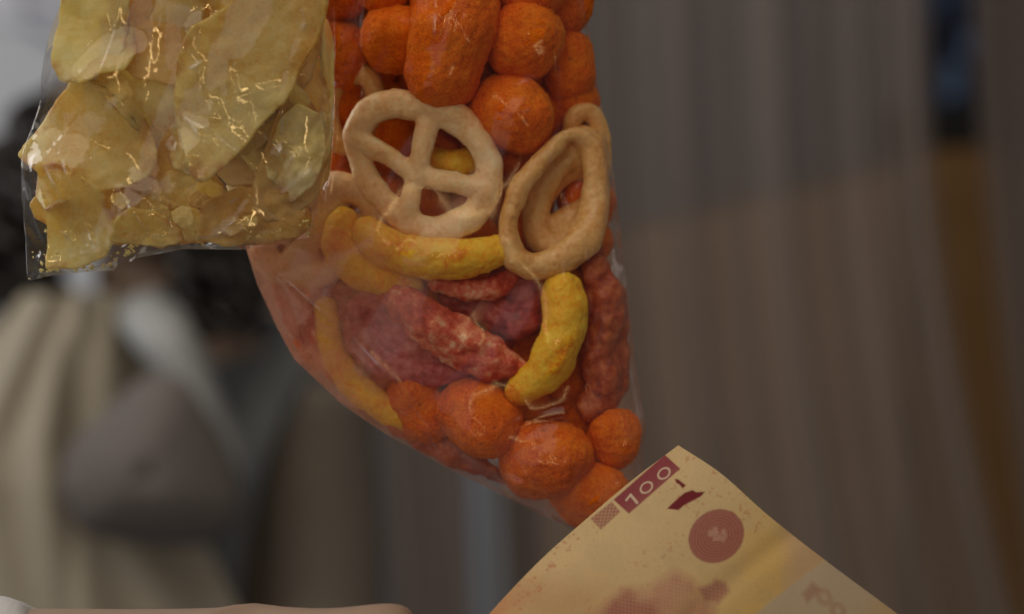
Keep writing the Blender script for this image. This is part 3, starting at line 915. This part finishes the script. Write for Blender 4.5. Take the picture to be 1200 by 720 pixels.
snack('corn_curl', [([(505, 190, 4), (535, 196, 3), (560, 190, 5)], [20, 22, 20])], 'curl', 'yellow corn curl seen through the spokes of the pale wheel', 'corn curl', GC, (0.0012, 0.0003), 404, big=150)

GR = 'red chilli crisps in the snack bag'
def crisp(shells, mat, label, seed, amp=(0.0019, 0.0003), nm='chilli_crisp'):
    snack(nm, shells, mat, label, 'chilli crisp', GR, amp, seed, big=200, smooth=3, flat=0.75)
crisp([([(462, 350, -4), (490, 368, -6), (545, 402, -8), (590, 425, -8), (606, 432, -7)], [15, 24, 25, 22, 14]), ([(470, 372, -5), (530, 415, -6), (575, 440, -6)], [12, 14, 9])],
      'red', 'pink and red chilli crisp with pale streak, pointing at the upright curl', 500)
crisp([([(440, 345, 0), (420, 375, 0), (428, 410, -1), (460, 432, -2), (505, 442, -3), (545, 438, -2)], [14, 18, 18, 17, 16, 10]), ([(445, 370, 2), (480, 405, 1), (520, 425, 1)], [24, 26, 18])],
      'purple', 'curled purple red chilli crisp cupped behind the streaked one', 501)
crisp([([(512, 332, -3), (545, 342, -4), (580, 338, -3), (602, 322, -1)], [11, 14, 14, 10])], 'red', 'small lumpy red chilli crisp just below the level curl', 502)
crisp([([(530, 350, 4), (570, 366, 2), (612, 376, 1), (636, 352, 2)], [16, 20, 24, 16]), ([(590, 330, 4), (620, 345, 3)], [18, 16])], 'red_dark', 'dark red chilli crisp wedged against the upright curl', 503)
crisp([([(698, 318, 1), (708, 360, 0), (702, 410, 0), (706, 455, 0), (694, 478, 0)], [18, 24, 22, 24, 20]), ([(722, 345, 5), (726, 400, 5), (724, 450, 5)], [10, 12, 12])],
      'rust', 'rusty red fried crisp along the right side of the bag', 504)
crisp([([(334, 338, 4), (356, 372, 4), (374, 408, 4), (410, 448, 5), (448, 480, 6)], [19, 20, 14, 13, 12])], 'red', 'pinkish chilli crisp against the lower left side of the bag', 505)
crisp([([(400, 350, 7), (430, 380, 8), (470, 360, 8), (520, 400, 9), (580, 395, 9)], [26, 30, 30, 30, 26])], 'red_dark', 'dark red chilli crisp deep behind the streaked one', 506)
crisp([([(462, 496, 3), (505, 520, 2), (560, 546, 2), (590, 562, 2)], [12, 14, 13, 9])], 'rust', 'rusty crisp lying along the bottom seam of the snack bag', 508)
crisp([([(560, 240, 13), (590, 260, 13), (640, 300, 12), (690, 300, 10)], [24, 24, 24, 20])], 'rust', 'rusty fried crisp in the shade behind the sideways ring', 507)

# ------------------------------------------------------------------ film bags
def resample(poly, n):
    p = np.array(poly, float)
    q = catmull(p, 40 * (len(p) - 1) + 1) if False else p
    L = np.concatenate([[0], np.cumsum(np.hypot(*(q[1:] - q[:-1]).T))])
    t = np.linspace(0, L[-1], n)
    return np.c_[np.interp(t, L, q[:, 0]), np.interp(t, L, q[:, 1])]

def smooth1(p, k):
    p = p.copy()
    for _ in range(k):
        p[1:-1] = 0.25 * p[:-2] + 0.5 * p[1:-1] + 0.25 * p[2:]
    return p

def coons(Lp, Rp, Tp, Bp, nu, nv):
    L, R = resample(Lp, nv), resample(Rp, nv)
    T, B = resample(Tp, nu), resample(Bp, nu)
    L, R, B = smooth1(L, 4), smooth1(R, 4), smooth1(B, 3)
    u = np.linspace(0, 1, nu)[None, :, None]
    v = np.linspace(0, 1, nv)[:, None, None]
    S = (1 - u) * L[:, None] + u * R[:, None] + (1 - v) * T[None] + v * B[None] \
        - ((1 - u) * (1 - v) * L[0] + u * (1 - v) * R[0] + (1 - u) * v * L[-1] + u * v * R[-1])
    return S

def up2(a, shape):
    nv, nu = shape
    v = np.linspace(0, a.shape[0] - 1, nv); u = np.linspace(0, a.shape[1] - 1, nu)
    i = np.minimum(v.astype(int), a.shape[0] - 2); j = np.minimum(u.astype(int), a.shape[1] - 2)
    fv = (v - i)[:, None]; fu = (u - j)[None]
    return (a[i][:, j] * (1 - fv) * (1 - fu) + a[i][:, j + 1] * (1 - fv) * fu + a[i + 1][:, j] * fv * (1 - fu) + a[i + 1][:, j + 1] * fv * fu)

def seg_ridge(S, poly, w, h, seed):
    """ridge along a polyline in pixel space; returns height map (mm)"""
    out = np.zeros(S.shape[:2])
    p = np.array(poly, float)
    tot = 0
    for a, b in zip(p[:-1], p[1:]):
        d = b - a
        L2 = (d ** 2).sum()
        t = np.clip(((S - a) @ d) / L2, 0, 1)
        D = np.hypot(S[..., 0] - a[0] - t * d[0], S[..., 1] - a[1] - t * d[1])
        g = h * np.exp(-(D / w) ** 2) * (0.65 + 0.35 * np.sin(t * 5 + seed * 1.7))
        out = np.maximum(out, g)
    return out

def make_bag(name, label, D, outline, items, mat, sides, creases, crumple, res, depth_half, dustf, seed, crease_amt=1.0, taut=0):
    Lp, Rp, Tp, Bp = outline
    nu, nv = res
    rs = np.random.default_rng(seed)
    V = np.vstack([np.zeros((0, 3))] + [np.asarray(v) for v, f in items])
    F, o = [], 0
    for v, f in items:
        F += [tuple(int(i) + o for i in q) for q in f]; o += len(v)
    bvh = BVHTree.FromPolygons([tuple(v) for v in V], F)
    cu, cv = nu // 3, nv // 3
    Sc = coons(Lp, Rp, Tp, Bp, cu, cv)
    m = pxm(D)
    X = (Sc[..., 0] - 600) * m
    Z = CAMZ - (Sc[..., 1] - 360) * m
    root = bpy.data.objects.new(name, None); COL.objects.link(root)
    root.location = P(*Bp[len(Bp) // 2], D)
    bpy.context.view_layer.update()
    tag(root, label, 'bag')
    S = coons(Lp, Rp, Tp, Bp, nu, nv)
    XF = (S[..., 0] - 600) * m
    ZF = CAMZ - (S[..., 1] - 360) * m
    Us = np.linspace(-1, 1, nu)[None, :]; Vs = np.linspace(0, 1, nv)[:, None]
    for side in (-1, 1):                # front, back
        obst = np.full(X.shape, 0.0)
        for j in range(cv):
            for i in range(cu):
                h = bvh.ray_cast(Vector((X[j, i], D + side * 0.3, Z[j, i])), Vector((0, -side, 0)))
                obst[j, i] = max(0.0, side * (h[0].y - D) + 0.0009) if h[0] is not None else 0.0
        # dilate a little, then relax a membrane over the contents
        ob = obst.copy()
        for dj, di in ((1, 0), (-1, 0), (0, 1), (0, -1)):
            ob = np.maximum(ob, np.roll(np.roll(obst, dj, 0), di, 1) * 0.97)
        for _ in range(taut):
            p2 = ob.copy()
            for dj, di in ((1, 0), (-1, 0), (0, 1), (0, -1), (1, 1), (-1, -1), (1, -1), (-1, 1)):
                p2 = np.maximum(p2, np.roll(np.roll(ob, dj, 0), di, 1) * 0.985)
            ob = p2
        for _ in range(taut * 3):
            bl_ = 0.25 * (np.roll(ob, 1, 0) + np.roll(ob, -1, 0) + np.roll(ob, 1, 1) + np.roll(ob, -1, 1))
            ob = bl_
        ob = np.maximum(ob, obst)
        ob[:, 0] = ob[:, -1] = 0; ob[-1] = 0
        ob[:, 1] *= 0.6; ob[:, -2] *= 0.6; ob[-2] *= 0.7
        uu = np.linspace(-1, 1, cu)[None, :]; vv = np.linspace(0, 1, cv)[:, None]
        prof = (1 - np.abs(uu) ** 3) ** 0.7 * np.clip((1 - vv) / 0.12, 0, 1) ** 0.6
        base = depth_half * 0.62 * prof
        y = np.maximum(ob, base)
        for it in range(160):
            a = 0.25 * (np.roll(y, 1, 0) + np.roll(y, -1, 0) + np.roll(y, 1, 1) + np.roll(y, -1, 1))
            a[0] = a[1]
            a[:, 0] = a[:, -1] = 0; a[-1] = 0
            y = np.maximum(np.maximum(a, ob), base * 0.55)
        Y = up2(y, (nv, nu))
        # crumpled cellophane: flat facets meeting in creases
        fade = np.clip((1 - np.abs(Us)) / 0.05, 0, 1) * np.clip((1 - Vs) / 0.03, 0, 1)
        cr = np.zeros((nv, nu)); ck = np.zeros((nv, nu))
        for k in range(crumple[0]):
            ang = rs.uniform(0, math.pi)
            nx, ny = math.cos(ang), math.sin(ang)
            cx, cy_ = S[..., 0].min() + rs.uniform(0, 1) * np.ptp(S[..., 0]), rs.uniform(-150, S[..., 1].max())
            q = (S[..., 0] - cx) * nx + (S[..., 1] - cy_) * ny
            along = -(S[..., 0] - cx) * ny + (S[..., 1] - cy_) * nx
            ln = rs.uniform(25, 85)
            cr += np.maximum(0, 1 - np.abs(q) / rs.uniform(5, 18)) * np.exp(-(along / ln) ** 2) * rs.uniform(0.2, 1.0) * crumple[1]
        if side < 0:
            for k, (poly, wdt, hgt) in enumerate(creases):
                cr = np.maximum(cr, 0) + seg_ridge(S, poly, wdt * (1.9 if crease_amt > 0.5 else 1.1), hgt * (1.15 if crease_amt > 0.5 else 0.8), k)
                ck = np.maximum(ck, seg_ridge(S, poly, 0.95 if hgt < 0.85 else 1.5, 1.0, k) * min(1.0, hgt / 0.6))
        q = np.c_[S.reshape(-1, 2), np.full(nu * nv, seed + side)]
        cr += crumple[2] * (np.abs(fbm(q, 0.03, seed, 2)).reshape(nv, nu))
        nz = np.clip(0.35 + 1.5 * fbm(q, 0.05, seed + 77, 2), 0, 1).reshape(nv, nu)
        ck = ck * nz * crease_amt
        Y = Y + cr * 0.001 * fade
        # shallow wave of the welded edge so that both walls stay together
        wave = 0.0012 * np.sin(S[..., 1] * 0.03 + S[..., 0] * 0.05)
        YW = D + wave + side * (Y + 0.00008)
        W = np.c_[XF.ravel(), YW.ravel(), ZF.ravel()]
        idx = np.arange(nu * nv).reshape(nv, nu)
        quads = np.stack([idx[:-1, :-1], idx[:-1, 1:], idx[1:, 1:], idx[1:, :-1]], -1).reshape(-1, 4)
        if side > 0:
            quads = quads[:, ::-1]
        me = bpy.data.meshes.new('film_wall')
        me.vertices.add(len(W)); me.vertices.foreach_set('co', W.ravel())
        nq = len(quads)
        me.loops.add(nq * 4); me.loops.foreach_set('vertex_index', quads.ravel().astype(np.int32))
        me.polygons.add(nq)
        me.polygons.foreach_set('loop_start', np.arange(0, nq * 4, 4, dtype=np.int32))
        me.polygons.foreach_set('use_smooth', [True] * nq)
        me.update(); me.validate()
        at = me.attributes.new('dust', 'FLOAT', 'POINT')
        at.data.foreach_set('value', dustf(S).ravel().astype(np.float32))
        at = me.attributes.new('crease', 'FLOAT', 'POINT')
        at.data.foreach_set('value', ck.ravel().astype(np.float32))
        ob_ = link('film_front' if side < 0 else 'film_back', me, mat)
        ob_.parent = root
        ob_.matrix_parent_inverse = root.matrix_world.inverted()
    # gathered neck with a tie
    nk = np.array([P(*Tp[0], D), P(*Tp[-1], D)])
    c0 = nk.mean(0); wn = abs(nk[1][0] - nk[0][0]) / 2
    Vn, Fn = [], []
    n = 48
    for j in range(14):
        t = j / 13
        r = wn * (1 - 0.55 * math.sin(math.pi * min(1, t * 1.6))) * (1 + 1.6 * max(0, t - 0.45))
        for i in range(n):
            a = 2 * math.pi * i / n
            k = 1 + 0.22 * math.sin(9 * a + t) * (0.3 + t)
            Vn.append(c0 + np.array([r * k * math.cos(a), 0.5 * r * k * math.sin(a), 0.045 * t]))
    Fn = [(j * n + i, j * n + (i + 1) % n, (j + 1) * n + (i + 1) % n, (j + 1) * n + i) for j in range(13) for i in range(n)]
    o1 = link('neck', mesh_from('neck', Vn, Fn), mat); o1.parent = root; o1.matrix_parent_inverse = root.matrix_world.inverted()
    tv, tf = tube([c0 + np.array([0.55 * wn * math.cos(a), 0.3 * wn * math.sin(a), 0.014]) for a in np.linspace(0, 2 * math.pi, 13)[:-1]], [0.0012], n=40, ns=8, closed=True)
    o2 = link('tie', mesh_from('tie', tv, tf), M['tie']); o2.parent = root; o2.matrix_parent_inverse = root.matrix_world.inverted()
    return root

M['tie'] = simple('red_tie', (0.5, 0.05, 0.04), 0.5)
outA = ([(215, -330), (150, -250), (112, -120), (97, 0), (80, 32), (55, 100), (27, 180), (29, 250), (33, 330)],
        [(265, -330), (340, -250), (384, -120), (388, 0), (393, 60), (393, 120), (389, 190), (380, 250), (369, 277)],
        [(215, -330), (240, -332), (265, -330)],
        [(33, 330), (60, 323), (100, 319), (136, 317), (160, 303), (215, 292), (285, 293), (330, 286), (369, 277)])
crA = [([(229, 42), (229, 66), (243, 83), (222, 91)], 2.2, 0.55), ([(240, 84), (244, 112), (257, 137)], 2.2, 0.5),
       ([(227, 145), (252, 158), (286, 181)], 3.2, 0.9), ([(232, 150), (250, 170), (263, 190), (246, 216), (225, 232), (222, 250)], 2.0, 0.5),
       ([(338, -10), (352, 12), (363, 26), (366, 40), (359, 60), (345, 95), (338, 140), (334, 182)], 2.2, 0.6),
       ([(334, 182), (308, 202), (284, 226)], 4.0, 1.0), ([(334, 182), (316, 164)], 2.5, 0.7), ([(334, 184), (352, 182), (345, 196)], 2.5, 0.5),
       ([(277, 240), (296, 228), (298, 240), (280, 262), (262, 276)], 3, 0.7),
       ([(378, 12), (391, 30), (390, 66)], 2.5, 0.6), ([(27, 184), (44, 240), (62, 292), (48, 318)], 3.0, 1.0), ([(28, 186), (55, 225), (68, 256)], 2.5, 0.8),
       ([(27, 184), (31, 260), (36, 322)], 2.5, 0.7), ([(50, 165), (80, 225), (112, 290), (130, 314)], 2.5, 0.8), ([(85, 180), (104, 250), (122, 298)], 2.5, 0.9),
       ([(86, 278), (108, 300), (100, 306)], 4.0, 1.2), ([(150, 225), (175, 262), (198, 288)], 2.5, 0.6), ([(190, 225), (205, 250), (212, 276)], 2.5, 0.6),
       ([(180, 278), (230, 281), (290, 276), (330, 272)], 2.5, 0.6), ([(130, 100), (150, 0)], 1.8, 0.4), ([(340, 230), (372, 205)], 2.5, 0.6)]
def dustA(S):
    return np.clip(0.3 + 0.7 * (S[..., 1] - 150) / 150, 0, 1)
make_bag('chip_bag', 'clear cellophane bag filled with yellow potato chips', DA, outA, ITEMS_A, M['film_a'], None, crA, (34, 0.9, 0.36), (360, 640), 0.016, dustA, 21, 1.0, 4)

outB = ([(505, -400), (420, -300), (372, -150), (352, 0), (322, 150), (287, 285), (302, 335), (322, 380), (346, 422), (398, 472), (460, 514)],
        [(565, -400), (640, -300), (668, -150), (684, 0), (704, 120), (720, 210), (733, 320), (744, 420), (757, 500), (752, 560), (738, 606)],
        [(505, -400), (535, -402), (565, -400)],
        [(460, 514), (520, 546), (580, 577), (640, 606), (690, 630), (715, 622), (738, 606)])
crB = [([(648, -20), (653, 60), (655, 150), (640, 180)], 2.4, 0.6), ([(640, 180), (664, 240), (688, 300), (690, 360), (686, 410)], 2.0, 0.55),
       ([(520, -30), (514, 20), (512, 52)], 3.5, 0.9), ([(430, 0), (427, 60), (424, 130)], 2.0, 0.5), ([(394, 20), (396, 120), (388, 230)], 2.0, 0.5),
       ([(722, 260), (706, 320), (694, 380)], 2.0, 0.6), ([(726, 300), (712, 350), (700, 400)], 2.2, 0.6), ([(712, 90), (690, 140), (668, 190)], 3, 0.6),
       ([(686, 410), (690, 450), (704, 500)], 2.2, 0.6), ([(560, 510), (610, 490), (660, 480)], 2.5, 0.6), ([(480, 470), (505, 500), (560, 540), (610, 565)], 3, 0.8),
       ([(340, 330), (420, 400), (500, 480)], 3, 0.5), ([(744, 430), (728, 470), (735, 520)], 2.5, 0.6), ([(350, 380), (330, 330), (300, 300)], 3, 0.6),
       ([(520, 540), (500, 500), (470, 480)], 3, 0.8)]
def dustB(S):
    x, y = S[..., 0], S[..., 1]
    g = np.clip((540 - x) / 190, 0, 1) * np.clip((y - 180) / 120, 0, 1)
    g2 = np.clip((y - (430 + 0.5 * (x - 450) * 0.7)) / 110, 0, 1) * 0.55
    g3 = np.clip((x - 690) / 60, 0, 1) * 0.35
    return np.clip(np.maximum(np.maximum(g, g2), g3) + 0.004, 0, 1)
make_bag('snack_bag', 'clear plastic bag of mixed orange puffs, wheels, curls and red crisps', DB, outB, ITEMS_B, M['film_b'], None, crB, (10, 0.4, 0.12), (360, 660), 0.018, dustB, 44, 0.55, 2)

# ------------------------------------------------------------------ banknote
def banknote():
    top = np.array([(795, 522), (742, 562), (690, 606), (632, 658), (574, 719), (520, 782), (470, 846)], float)     # along the printed top edge
    rgt = np.array([(795, 522), (846, 556), (900, 604), (966, 656), (1052, 720), (1120, 772)], float)               # along the short edge
    na, nb = 420, 400
    A = catmull(top, na); B = catmull(rgt, nb)
    S = A[None] + B[:, None] - A[0]
    sa = np.linspace(0, 1, na)[None]; sb = np.linspace(0, 1, nb)[:, None]
    tot = len(rgt) - 1
    fold = 3.0 / tot                                  # where the sheet turns at (966, 656)
    dep = 0.598 - 0.038 * sa + 0.006 * np.sin(sa * 3.0) - 0.010 * sb - 0.006 * np.sin(sb * math.pi * 1.1)
    dep = dep - 0.010 * np.maximum(0, sb - fold) + 0.0007 * np.exp(-((sb - 0.49 - 0.02 * sa) / 0.035) ** 2)
    px, py = S[..., 0], S[..., 1]
    W = np.stack([(px - 600) / 1200 * WID * dep, dep, CAMZ - (py - 360) / 1200 * WID * dep], -1).reshape(-1, 3)
    q = np.c_[px.ravel(), py.ravel(), np.zeros(px.size)]
    N = lambda s, k=0: fbm(q, s, k, 3).reshape(px.shape)
    lin = lambda r, g, b: np.array(srgb(r, g, b))
    C = np.zeros(px.shape + (3,)) + lin(240, 210, 158)
    def blend(mask, col):
        mask = np.clip(mask, 0, 1)[..., None]
        C[:] = C * (1 - mask) + np.asarray(col) * mask
    sm = lambda x, a, b: np.clip((x - a) / (b - a), 0, 1) ** 2 * (3 - 2 * np.clip((x - a) / (b - a), 0, 1))
    def inpoly(poly, soft=0.7):
        p = np.array(poly, float)
        inside = np.zeros(px.shape, bool)
        dmin = np.full(px.shape, 1e9)
        for a, b in zip(p, np.roll(p, -1, 0)):
            cond = ((a[1] > py) != (b[1] > py)) & (px < (b[0] - a[0]) * (py - a[1]) / (b[1] - a[1] + 1e-9) + a[0])
            inside ^= cond
            d = b - a
            t = np.clip(((px - a[0]) * d[0] + (py - a[1]) * d[1]) / (d @ d), 0, 1)
            dmin = np.minimum(dmin, np.hypot(px - a[0] - t * d[0], py - a[1] - t * d[1]))
        sd = np.where(inside, dmin, -dmin)
        return np.clip(sd / soft * 0.5 + 0.5, 0, 1)
    Pd_ = (0.632, 0.775)
    # tints of the paper
    blend(sm(px + 0.6 * py, 1180, 1300) * 0.7, lin(238, 196, 108))
    blend(sm(px, 905, 940) * 0.85, lin(224, 184, 146))
    blend(np.exp(-((px - 640) ** 2 / 70 ** 2 + (py - 705) ** 2 / 30 ** 2)) * 0.65, lin(206, 146, 84))
    blend(sm(0.667 * (px - 574) + 0.745 * (py - 719) + 0, 30, 0) * sm(py, 670, 720) * 0.8, lin(220, 136, 76))
    blend(np.clip(N(0.02, 3) * 1.2, 0, 0.25), lin(210, 190, 150))
    # little specks along the edges
    dot = np.clip((N(0.22, 8) - 0.34) * 6, 0, 1)
    zone = sm(sa * 0 + sb, 0.0, 0.01) * ((sb < 0.09) * (sa > 0.22) + (sa < 0.17) * (sb > 0.06) * (sb < 0.42) * 0.8 + (sa > 0.15) * (sb > 0.22) * (sb < 0.34) * 0.5)
    blend(dot * np.clip(zone, 0, 1) * 0.55, lin(200, 110, 80))
    gl = 0.5 + 0.5 * np.sin((px * Pd_[0] + py * Pd_[1]) * 1.6 + 6 * N(0.012, 61))
    blend(gl * 0.10, lin(206, 160, 120))
    # number block
    T = np.array([0.775, -0.632])                      # reading direction
    Pd = np.array([0.632, 0.775])                      # downwards on the note
    bl = inpoly([(779, 533), (797, 549.5), (737, 602), (719, 586)])
    blend(bl, lin(158, 66, 76))
    blend(bl * sm((px - 737) * Pd[0] + (py - 585) * Pd[1], -4, 12) * 0.55, lin(172, 96, 92))
    white = lin(240, 216, 190)
    for cx, cy_ in ((757.5, 571.5), (778.0, 555.0)):
        a = (px - cx) * T[0] + (py - cy_) * T[1]; b = (px - cx) * Pd[0] + (py - cy_) * Pd[1]
        r = np.hypot(a / 9.2, b / 6.6)
        blend(np.clip(1.5 - np.abs(r - 0.82) / 0.125, 0, 1) * 0.95, white)
    def stroke(a, b, w):
        a = np.array(a); d = np.array(b) - a
        t = np.clip(((px - a[0]) * d[0] + (py - a[1]) * d[1]) / (d @ d), 0, 1)
        blend(np.clip((w - np.hypot(px - a[0] - t * d[0], py - a[1] - t * d[1])) / 0.8 + 0.5, 0, 1) * 0.95, white)
    stroke((739.0, 580.2), (746.5, 589.2), 1.6); stroke((739.0, 580.2), (733.8, 586.4), 1.2)
    # small patterned square
    sq = inpoly([(717, 588), (727, 600), (704, 621), (692, 608)])
    pat = 0.5 + 0.5 * np.sin(((px - 709) * T[0] + (py - 604) * T[1]) * 1.0) * np.sin(((px - 709) * Pd[0] + (py - 604) * Pd[1]) * 1.25)
    blend(sq * (0.45 + 0.5 * pat), lin(168, 96, 88))
    # dark register marks
    z = lambda *pts: [(690 + x / 4.645, 515 + y / 4.645) for x, y in pts]
    dr = lin(128, 22, 38)
    blend(inpoly(z((468, 215), (486, 218), (528, 250), (512, 268), (492, 246), (476, 238))), dr)
    blend(inpoly(z((425, 378), (470, 335), (520, 292), (565, 276), (585, 288), (632, 286), (612, 310), (560, 338), (520, 358), (488, 386))), dr)
    # rosette
    cx, cy_ = 839.5, 628.5
    a = ((px - cx) * T[0] + (py - cy_) * T[1]) / 35.0; b = ((px - cx) * Pd[0] + (py - cy_) * Pd[1]) / 30.5
    r = np.hypot(a, b); th = np.arctan2(b, a)
    disc = np.clip((1.0 + 0.004 * np.sin(28 * th) - r) / 0.05, 0, 1)
    blend(disc * (0.80 + 0.10 * np.sin(r * 60)), lin(164, 72, 82))
    blend(disc * np.clip(1 - np.abs(r - 0.86) / 0.05, 0, 1) * (0.25 + 0.2 * np.sin(60 * th)), lin(205, 140, 130))
    blend(disc * (r < 0.80) * np.clip(np.sin(r * 46) * np.sin(16 * th), 0, 1) * 0.2, lin(205, 140, 130))
    em = np.clip((N(0.16, 21) + 0.05) * 4, 0, 1) * np.clip((0.42 - r) / 0.12, 0, 1)
    blend(em * 0.6, lin(222, 178, 156))
    # pink temple print
    tp = inpoly([(640, 740), (700, 716), (728, 690), (760, 688), (790, 668), (812, 680), (826, 700), (840, 740), (800, 900), (600, 900)], 7)
    eng = 0.5 + 0.5 * np.sin((px * T[0] + py * T[1]) * 1.1 + 2 * N(0.03, 51)) * np.sin((px * Pd[0] + py * Pd[1]) * 0.9)
    blend(tp * (0.40 + 0.25 * eng + 0.2 * N(0.05, 31)), lin(200, 124, 116))
    blend(tp * inpoly([(716, 700), (738, 688), (748, 704), (770, 704), (776, 740), (700, 740)], 7) * (0.30 + 0.3 * eng), lin(160, 76, 80))
    blend(inpoly([(818, 690), (834, 684), (838, 679), (850, 683), (855, 693), (842, 707), (826, 703)], 3) * (0.45 + 0.3 * eng), lin(176, 88, 104))
    blend(inpoly([(826, 703), (842, 707), (838, 740), (815, 740)], 4) * 0.4, lin(178, 110, 112))
    # fold shade line is real geometry; beyond the turn the paper is grey with a red numeral
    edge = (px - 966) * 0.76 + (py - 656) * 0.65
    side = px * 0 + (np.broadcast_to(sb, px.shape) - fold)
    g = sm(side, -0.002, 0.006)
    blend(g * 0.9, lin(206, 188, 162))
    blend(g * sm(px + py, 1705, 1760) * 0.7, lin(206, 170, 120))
    s2 = inpoly([(940, 696), (952, 682), (962, 690), (946, 708)], 3)
    blend(s2 * g * 0.4, lin(160, 74, 66))
    for cx, cy_ in ((966, 700), (982, 716)):
        a = (px - cx) * 0.6 + (py - cy_) * 0.8; b = -(px - cx) * 0.8 + (py - cy_) * 0.6
        rr_ = np.hypot(a / 11, b / 9)
        blend(np.clip(1.5 - np.abs(rr_ - 0.7) / 0.35, 0, 1) * g * 0.28, lin(170, 84, 64))
    C *= 0.86 * (1 + 0.06 * N(0.5, 41) + 0.05 * N(0.02, 43))[..., None]
    me = bpy.data.meshes.new('banknote')
    W2, c = recenter(W)
    idx = np.arange(na * nb).reshape(nb, na)
    F = np.stack([idx[:-1, :-1], idx[1:, :-1], idx[1:, 1:], idx[:-1, 1:]], -1).reshape(-1, 4)
    me.vertices.add(len(W2)); me.vertices.foreach_set('co', W2.ravel())
    nq = len(F)
    me.loops.add(nq * 4); me.loops.foreach_set('vertex_index', F.ravel().astype(np.int32))
    me.polygons.add(nq); me.polygons.foreach_set('loop_start', np.arange(0, nq * 4, 4, dtype=np.int32))
    me.polygons.foreach_set('use_smooth', [True] * nq)
    me.update(); me.validate()
    at = me.color_attributes.new('print', 'FLOAT_COLOR', 'POINT')
    at.data.foreach_set('color', np.c_[np.clip(C.reshape(-1, 3), 0, 1), np.ones(px.size)].astype(np.float32).ravel())
    t = NT('printed_banknote_paper')
    ca = t.n('ShaderNodeVertexColor', layer_name='print').outputs[0]
    fib = t.noise(2500, 3, 0.6)
    nm = t.bump(fib, 0.3, 0.0002)
    bs = t.n('ShaderNodeBsdfPrincipled', ins={'Base Color': ca, 'Roughness': 0.55, 'Specular IOR Level': 0.3, 'Normal': nm})
    tl = t.n('ShaderNodeBsdfTranslucent', ins={'Color': ca})
    mt = t.surf(t.n('ShaderNodeMixShader', ins={0: 0.12, 1: bs.outputs[0], 2: tl.outputs[0]}).outputs[0])
    o = link('banknote', me, mt, None, c)
    s = o.modifiers.new('thick', 'SOLIDIFY'); s.thickness = 0.00012; s.offset = 1
    tag(o, 'creased cream and red banknote marked 100 in front of the snack bag', 'banknote')
banknote()

# ------------------------------------------------------------------ hand and sleeve under the banknote
def hand():
    d = 0.600
    Q = lambda x, y, dd=0.0: P(x, y + 2, d + dd)
    J = {'palm': (Q(330, 796), (0.026, 0.018)), 'wrist': (Q(190, 802), (0.0255, 0.024)), 'fore': (Q(0, 815), 0.031), 'elbow': (Q(-300, 900, 0.05), 0.040),
         'k0': (Q(405, 790, -0.012), 0.0105), 'tbase': (Q(315, 748, -0.01), 0.0125), 'tmid': (Q(395, 752, -0.018), 0.0100), 'ttip1': (Q(455, 736, -0.02), 0.0088), 'ttip': (Q(492, 736, -0.02), 0.0070),
         'i1': (Q(420, 770, 0.010), 0.0098), 'i2': (Q(480, 768, 0.012), 0.0088), 'i3': (Q(528, 786, 0.004), 0.0080), 'i4': (Q(550, 806, -0.006), 0.0068),
         'm1': (Q(420, 805, 0.012), 0.0100), 'm2': (Q(490, 812, 0.014), 0.0090), 'm3': (Q(530, 838, 0.002), 0.0082), 'm4': (Q(528, 858, -0.010), 0.0070),
         'r1': (Q(410, 838, 0.010), 0.0096), 'r2': (Q(475, 852, 0.012), 0.0086), 'r3': (Q(500, 878, 0.0), 0.0078), 'r4': (Q(488, 894, -0.012), 0.0068),
         'l1': (Q(392, 868, 0.006), 0.0086), 'l2': (Q(440, 888, 0.008), 0.0076), 'l3': (Q(458, 908, -0.002), 0.0068), 'l4': (Q(446, 920, -0.012), 0.0060)}
    E = [('palm', 'wrist'), ('wrist', 'fore'), ('fore', 'elbow'), ('palm', 'tbase'), ('tbase', 'tmid'), ('tmid', 'ttip1'), ('ttip1', 'ttip'),
         ('palm', 'i1'), ('i1', 'i2'), ('i2', 'i3'), ('i3', 'i4'), ('palm', 'm1'), ('m1', 'm2'), ('m2', 'm3'), ('m3', 'm4'),
         ('palm', 'r1'), ('r1', 'r2'), ('r2', 'r3'), ('r3', 'r4'), ('palm', 'l1'), ('l1', 'l2'), ('l2', 'l3'), ('l3', 'l4')]
    del J['k0']
    root = bpy.data.objects.new('person', None); COL.objects.link(root)
    root.location = Q(190, 900)
    bpy.context.view_layer.update()
    tag(root, 'hand and forearm with pale sleeve cuff reaching to the banknote from below', 'person')
    me = skin_body('arm', J, E)
    o = link('arm', me, M['skin']); o.parent = root; o.matrix_parent_inverse = root.matrix_world.inverted()
    V, F = [], []
    n = 40
    for j in range(26):
        t = j / 25
        c = Q(60 - 420 * t, 822 + 80 * t, 0.05 * t)
        r = 0.0300 + 0.0026 * min(1, j / 4) + 0.010 * t + 0.0010 * math.sin(j * 1.3)
        r -= (0.0055, 0.0030, 0.0012)[j] if j < 3 else 0
        for i in range(n):
            a = 2 * math.pi * i / n
            rr_ = r * (1 + 0.03 * math.sin(5 * a + 3 * t) + 0.02 * math.sin(9 * a - 5 * t))
            V.append(c + np.array([0.006 * math.sin(3 * a), rr_ * math.cos(a), rr_ * math.sin(a)]))
    F = [(j * n + i, j * n + (i + 1) % n, (j + 1) * n + (i + 1) % n, (j + 1) * n + i) for j in range(25) for i in range(n)]
    M['sleeve'] = simple('pale_grey_cloth', (0.48, 0.49, 0.52), 0.7, 0.12, 90, 0.0004)
    o = link('sleeve', mesh_from('sleeve', V, F), M['sleeve']); o.parent = root; o.matrix_parent_inverse = root.matrix_world.inverted()
    s = o.modifiers.new('thick', 'SOLIDIFY'); s.thickness = 0.0012
hand()
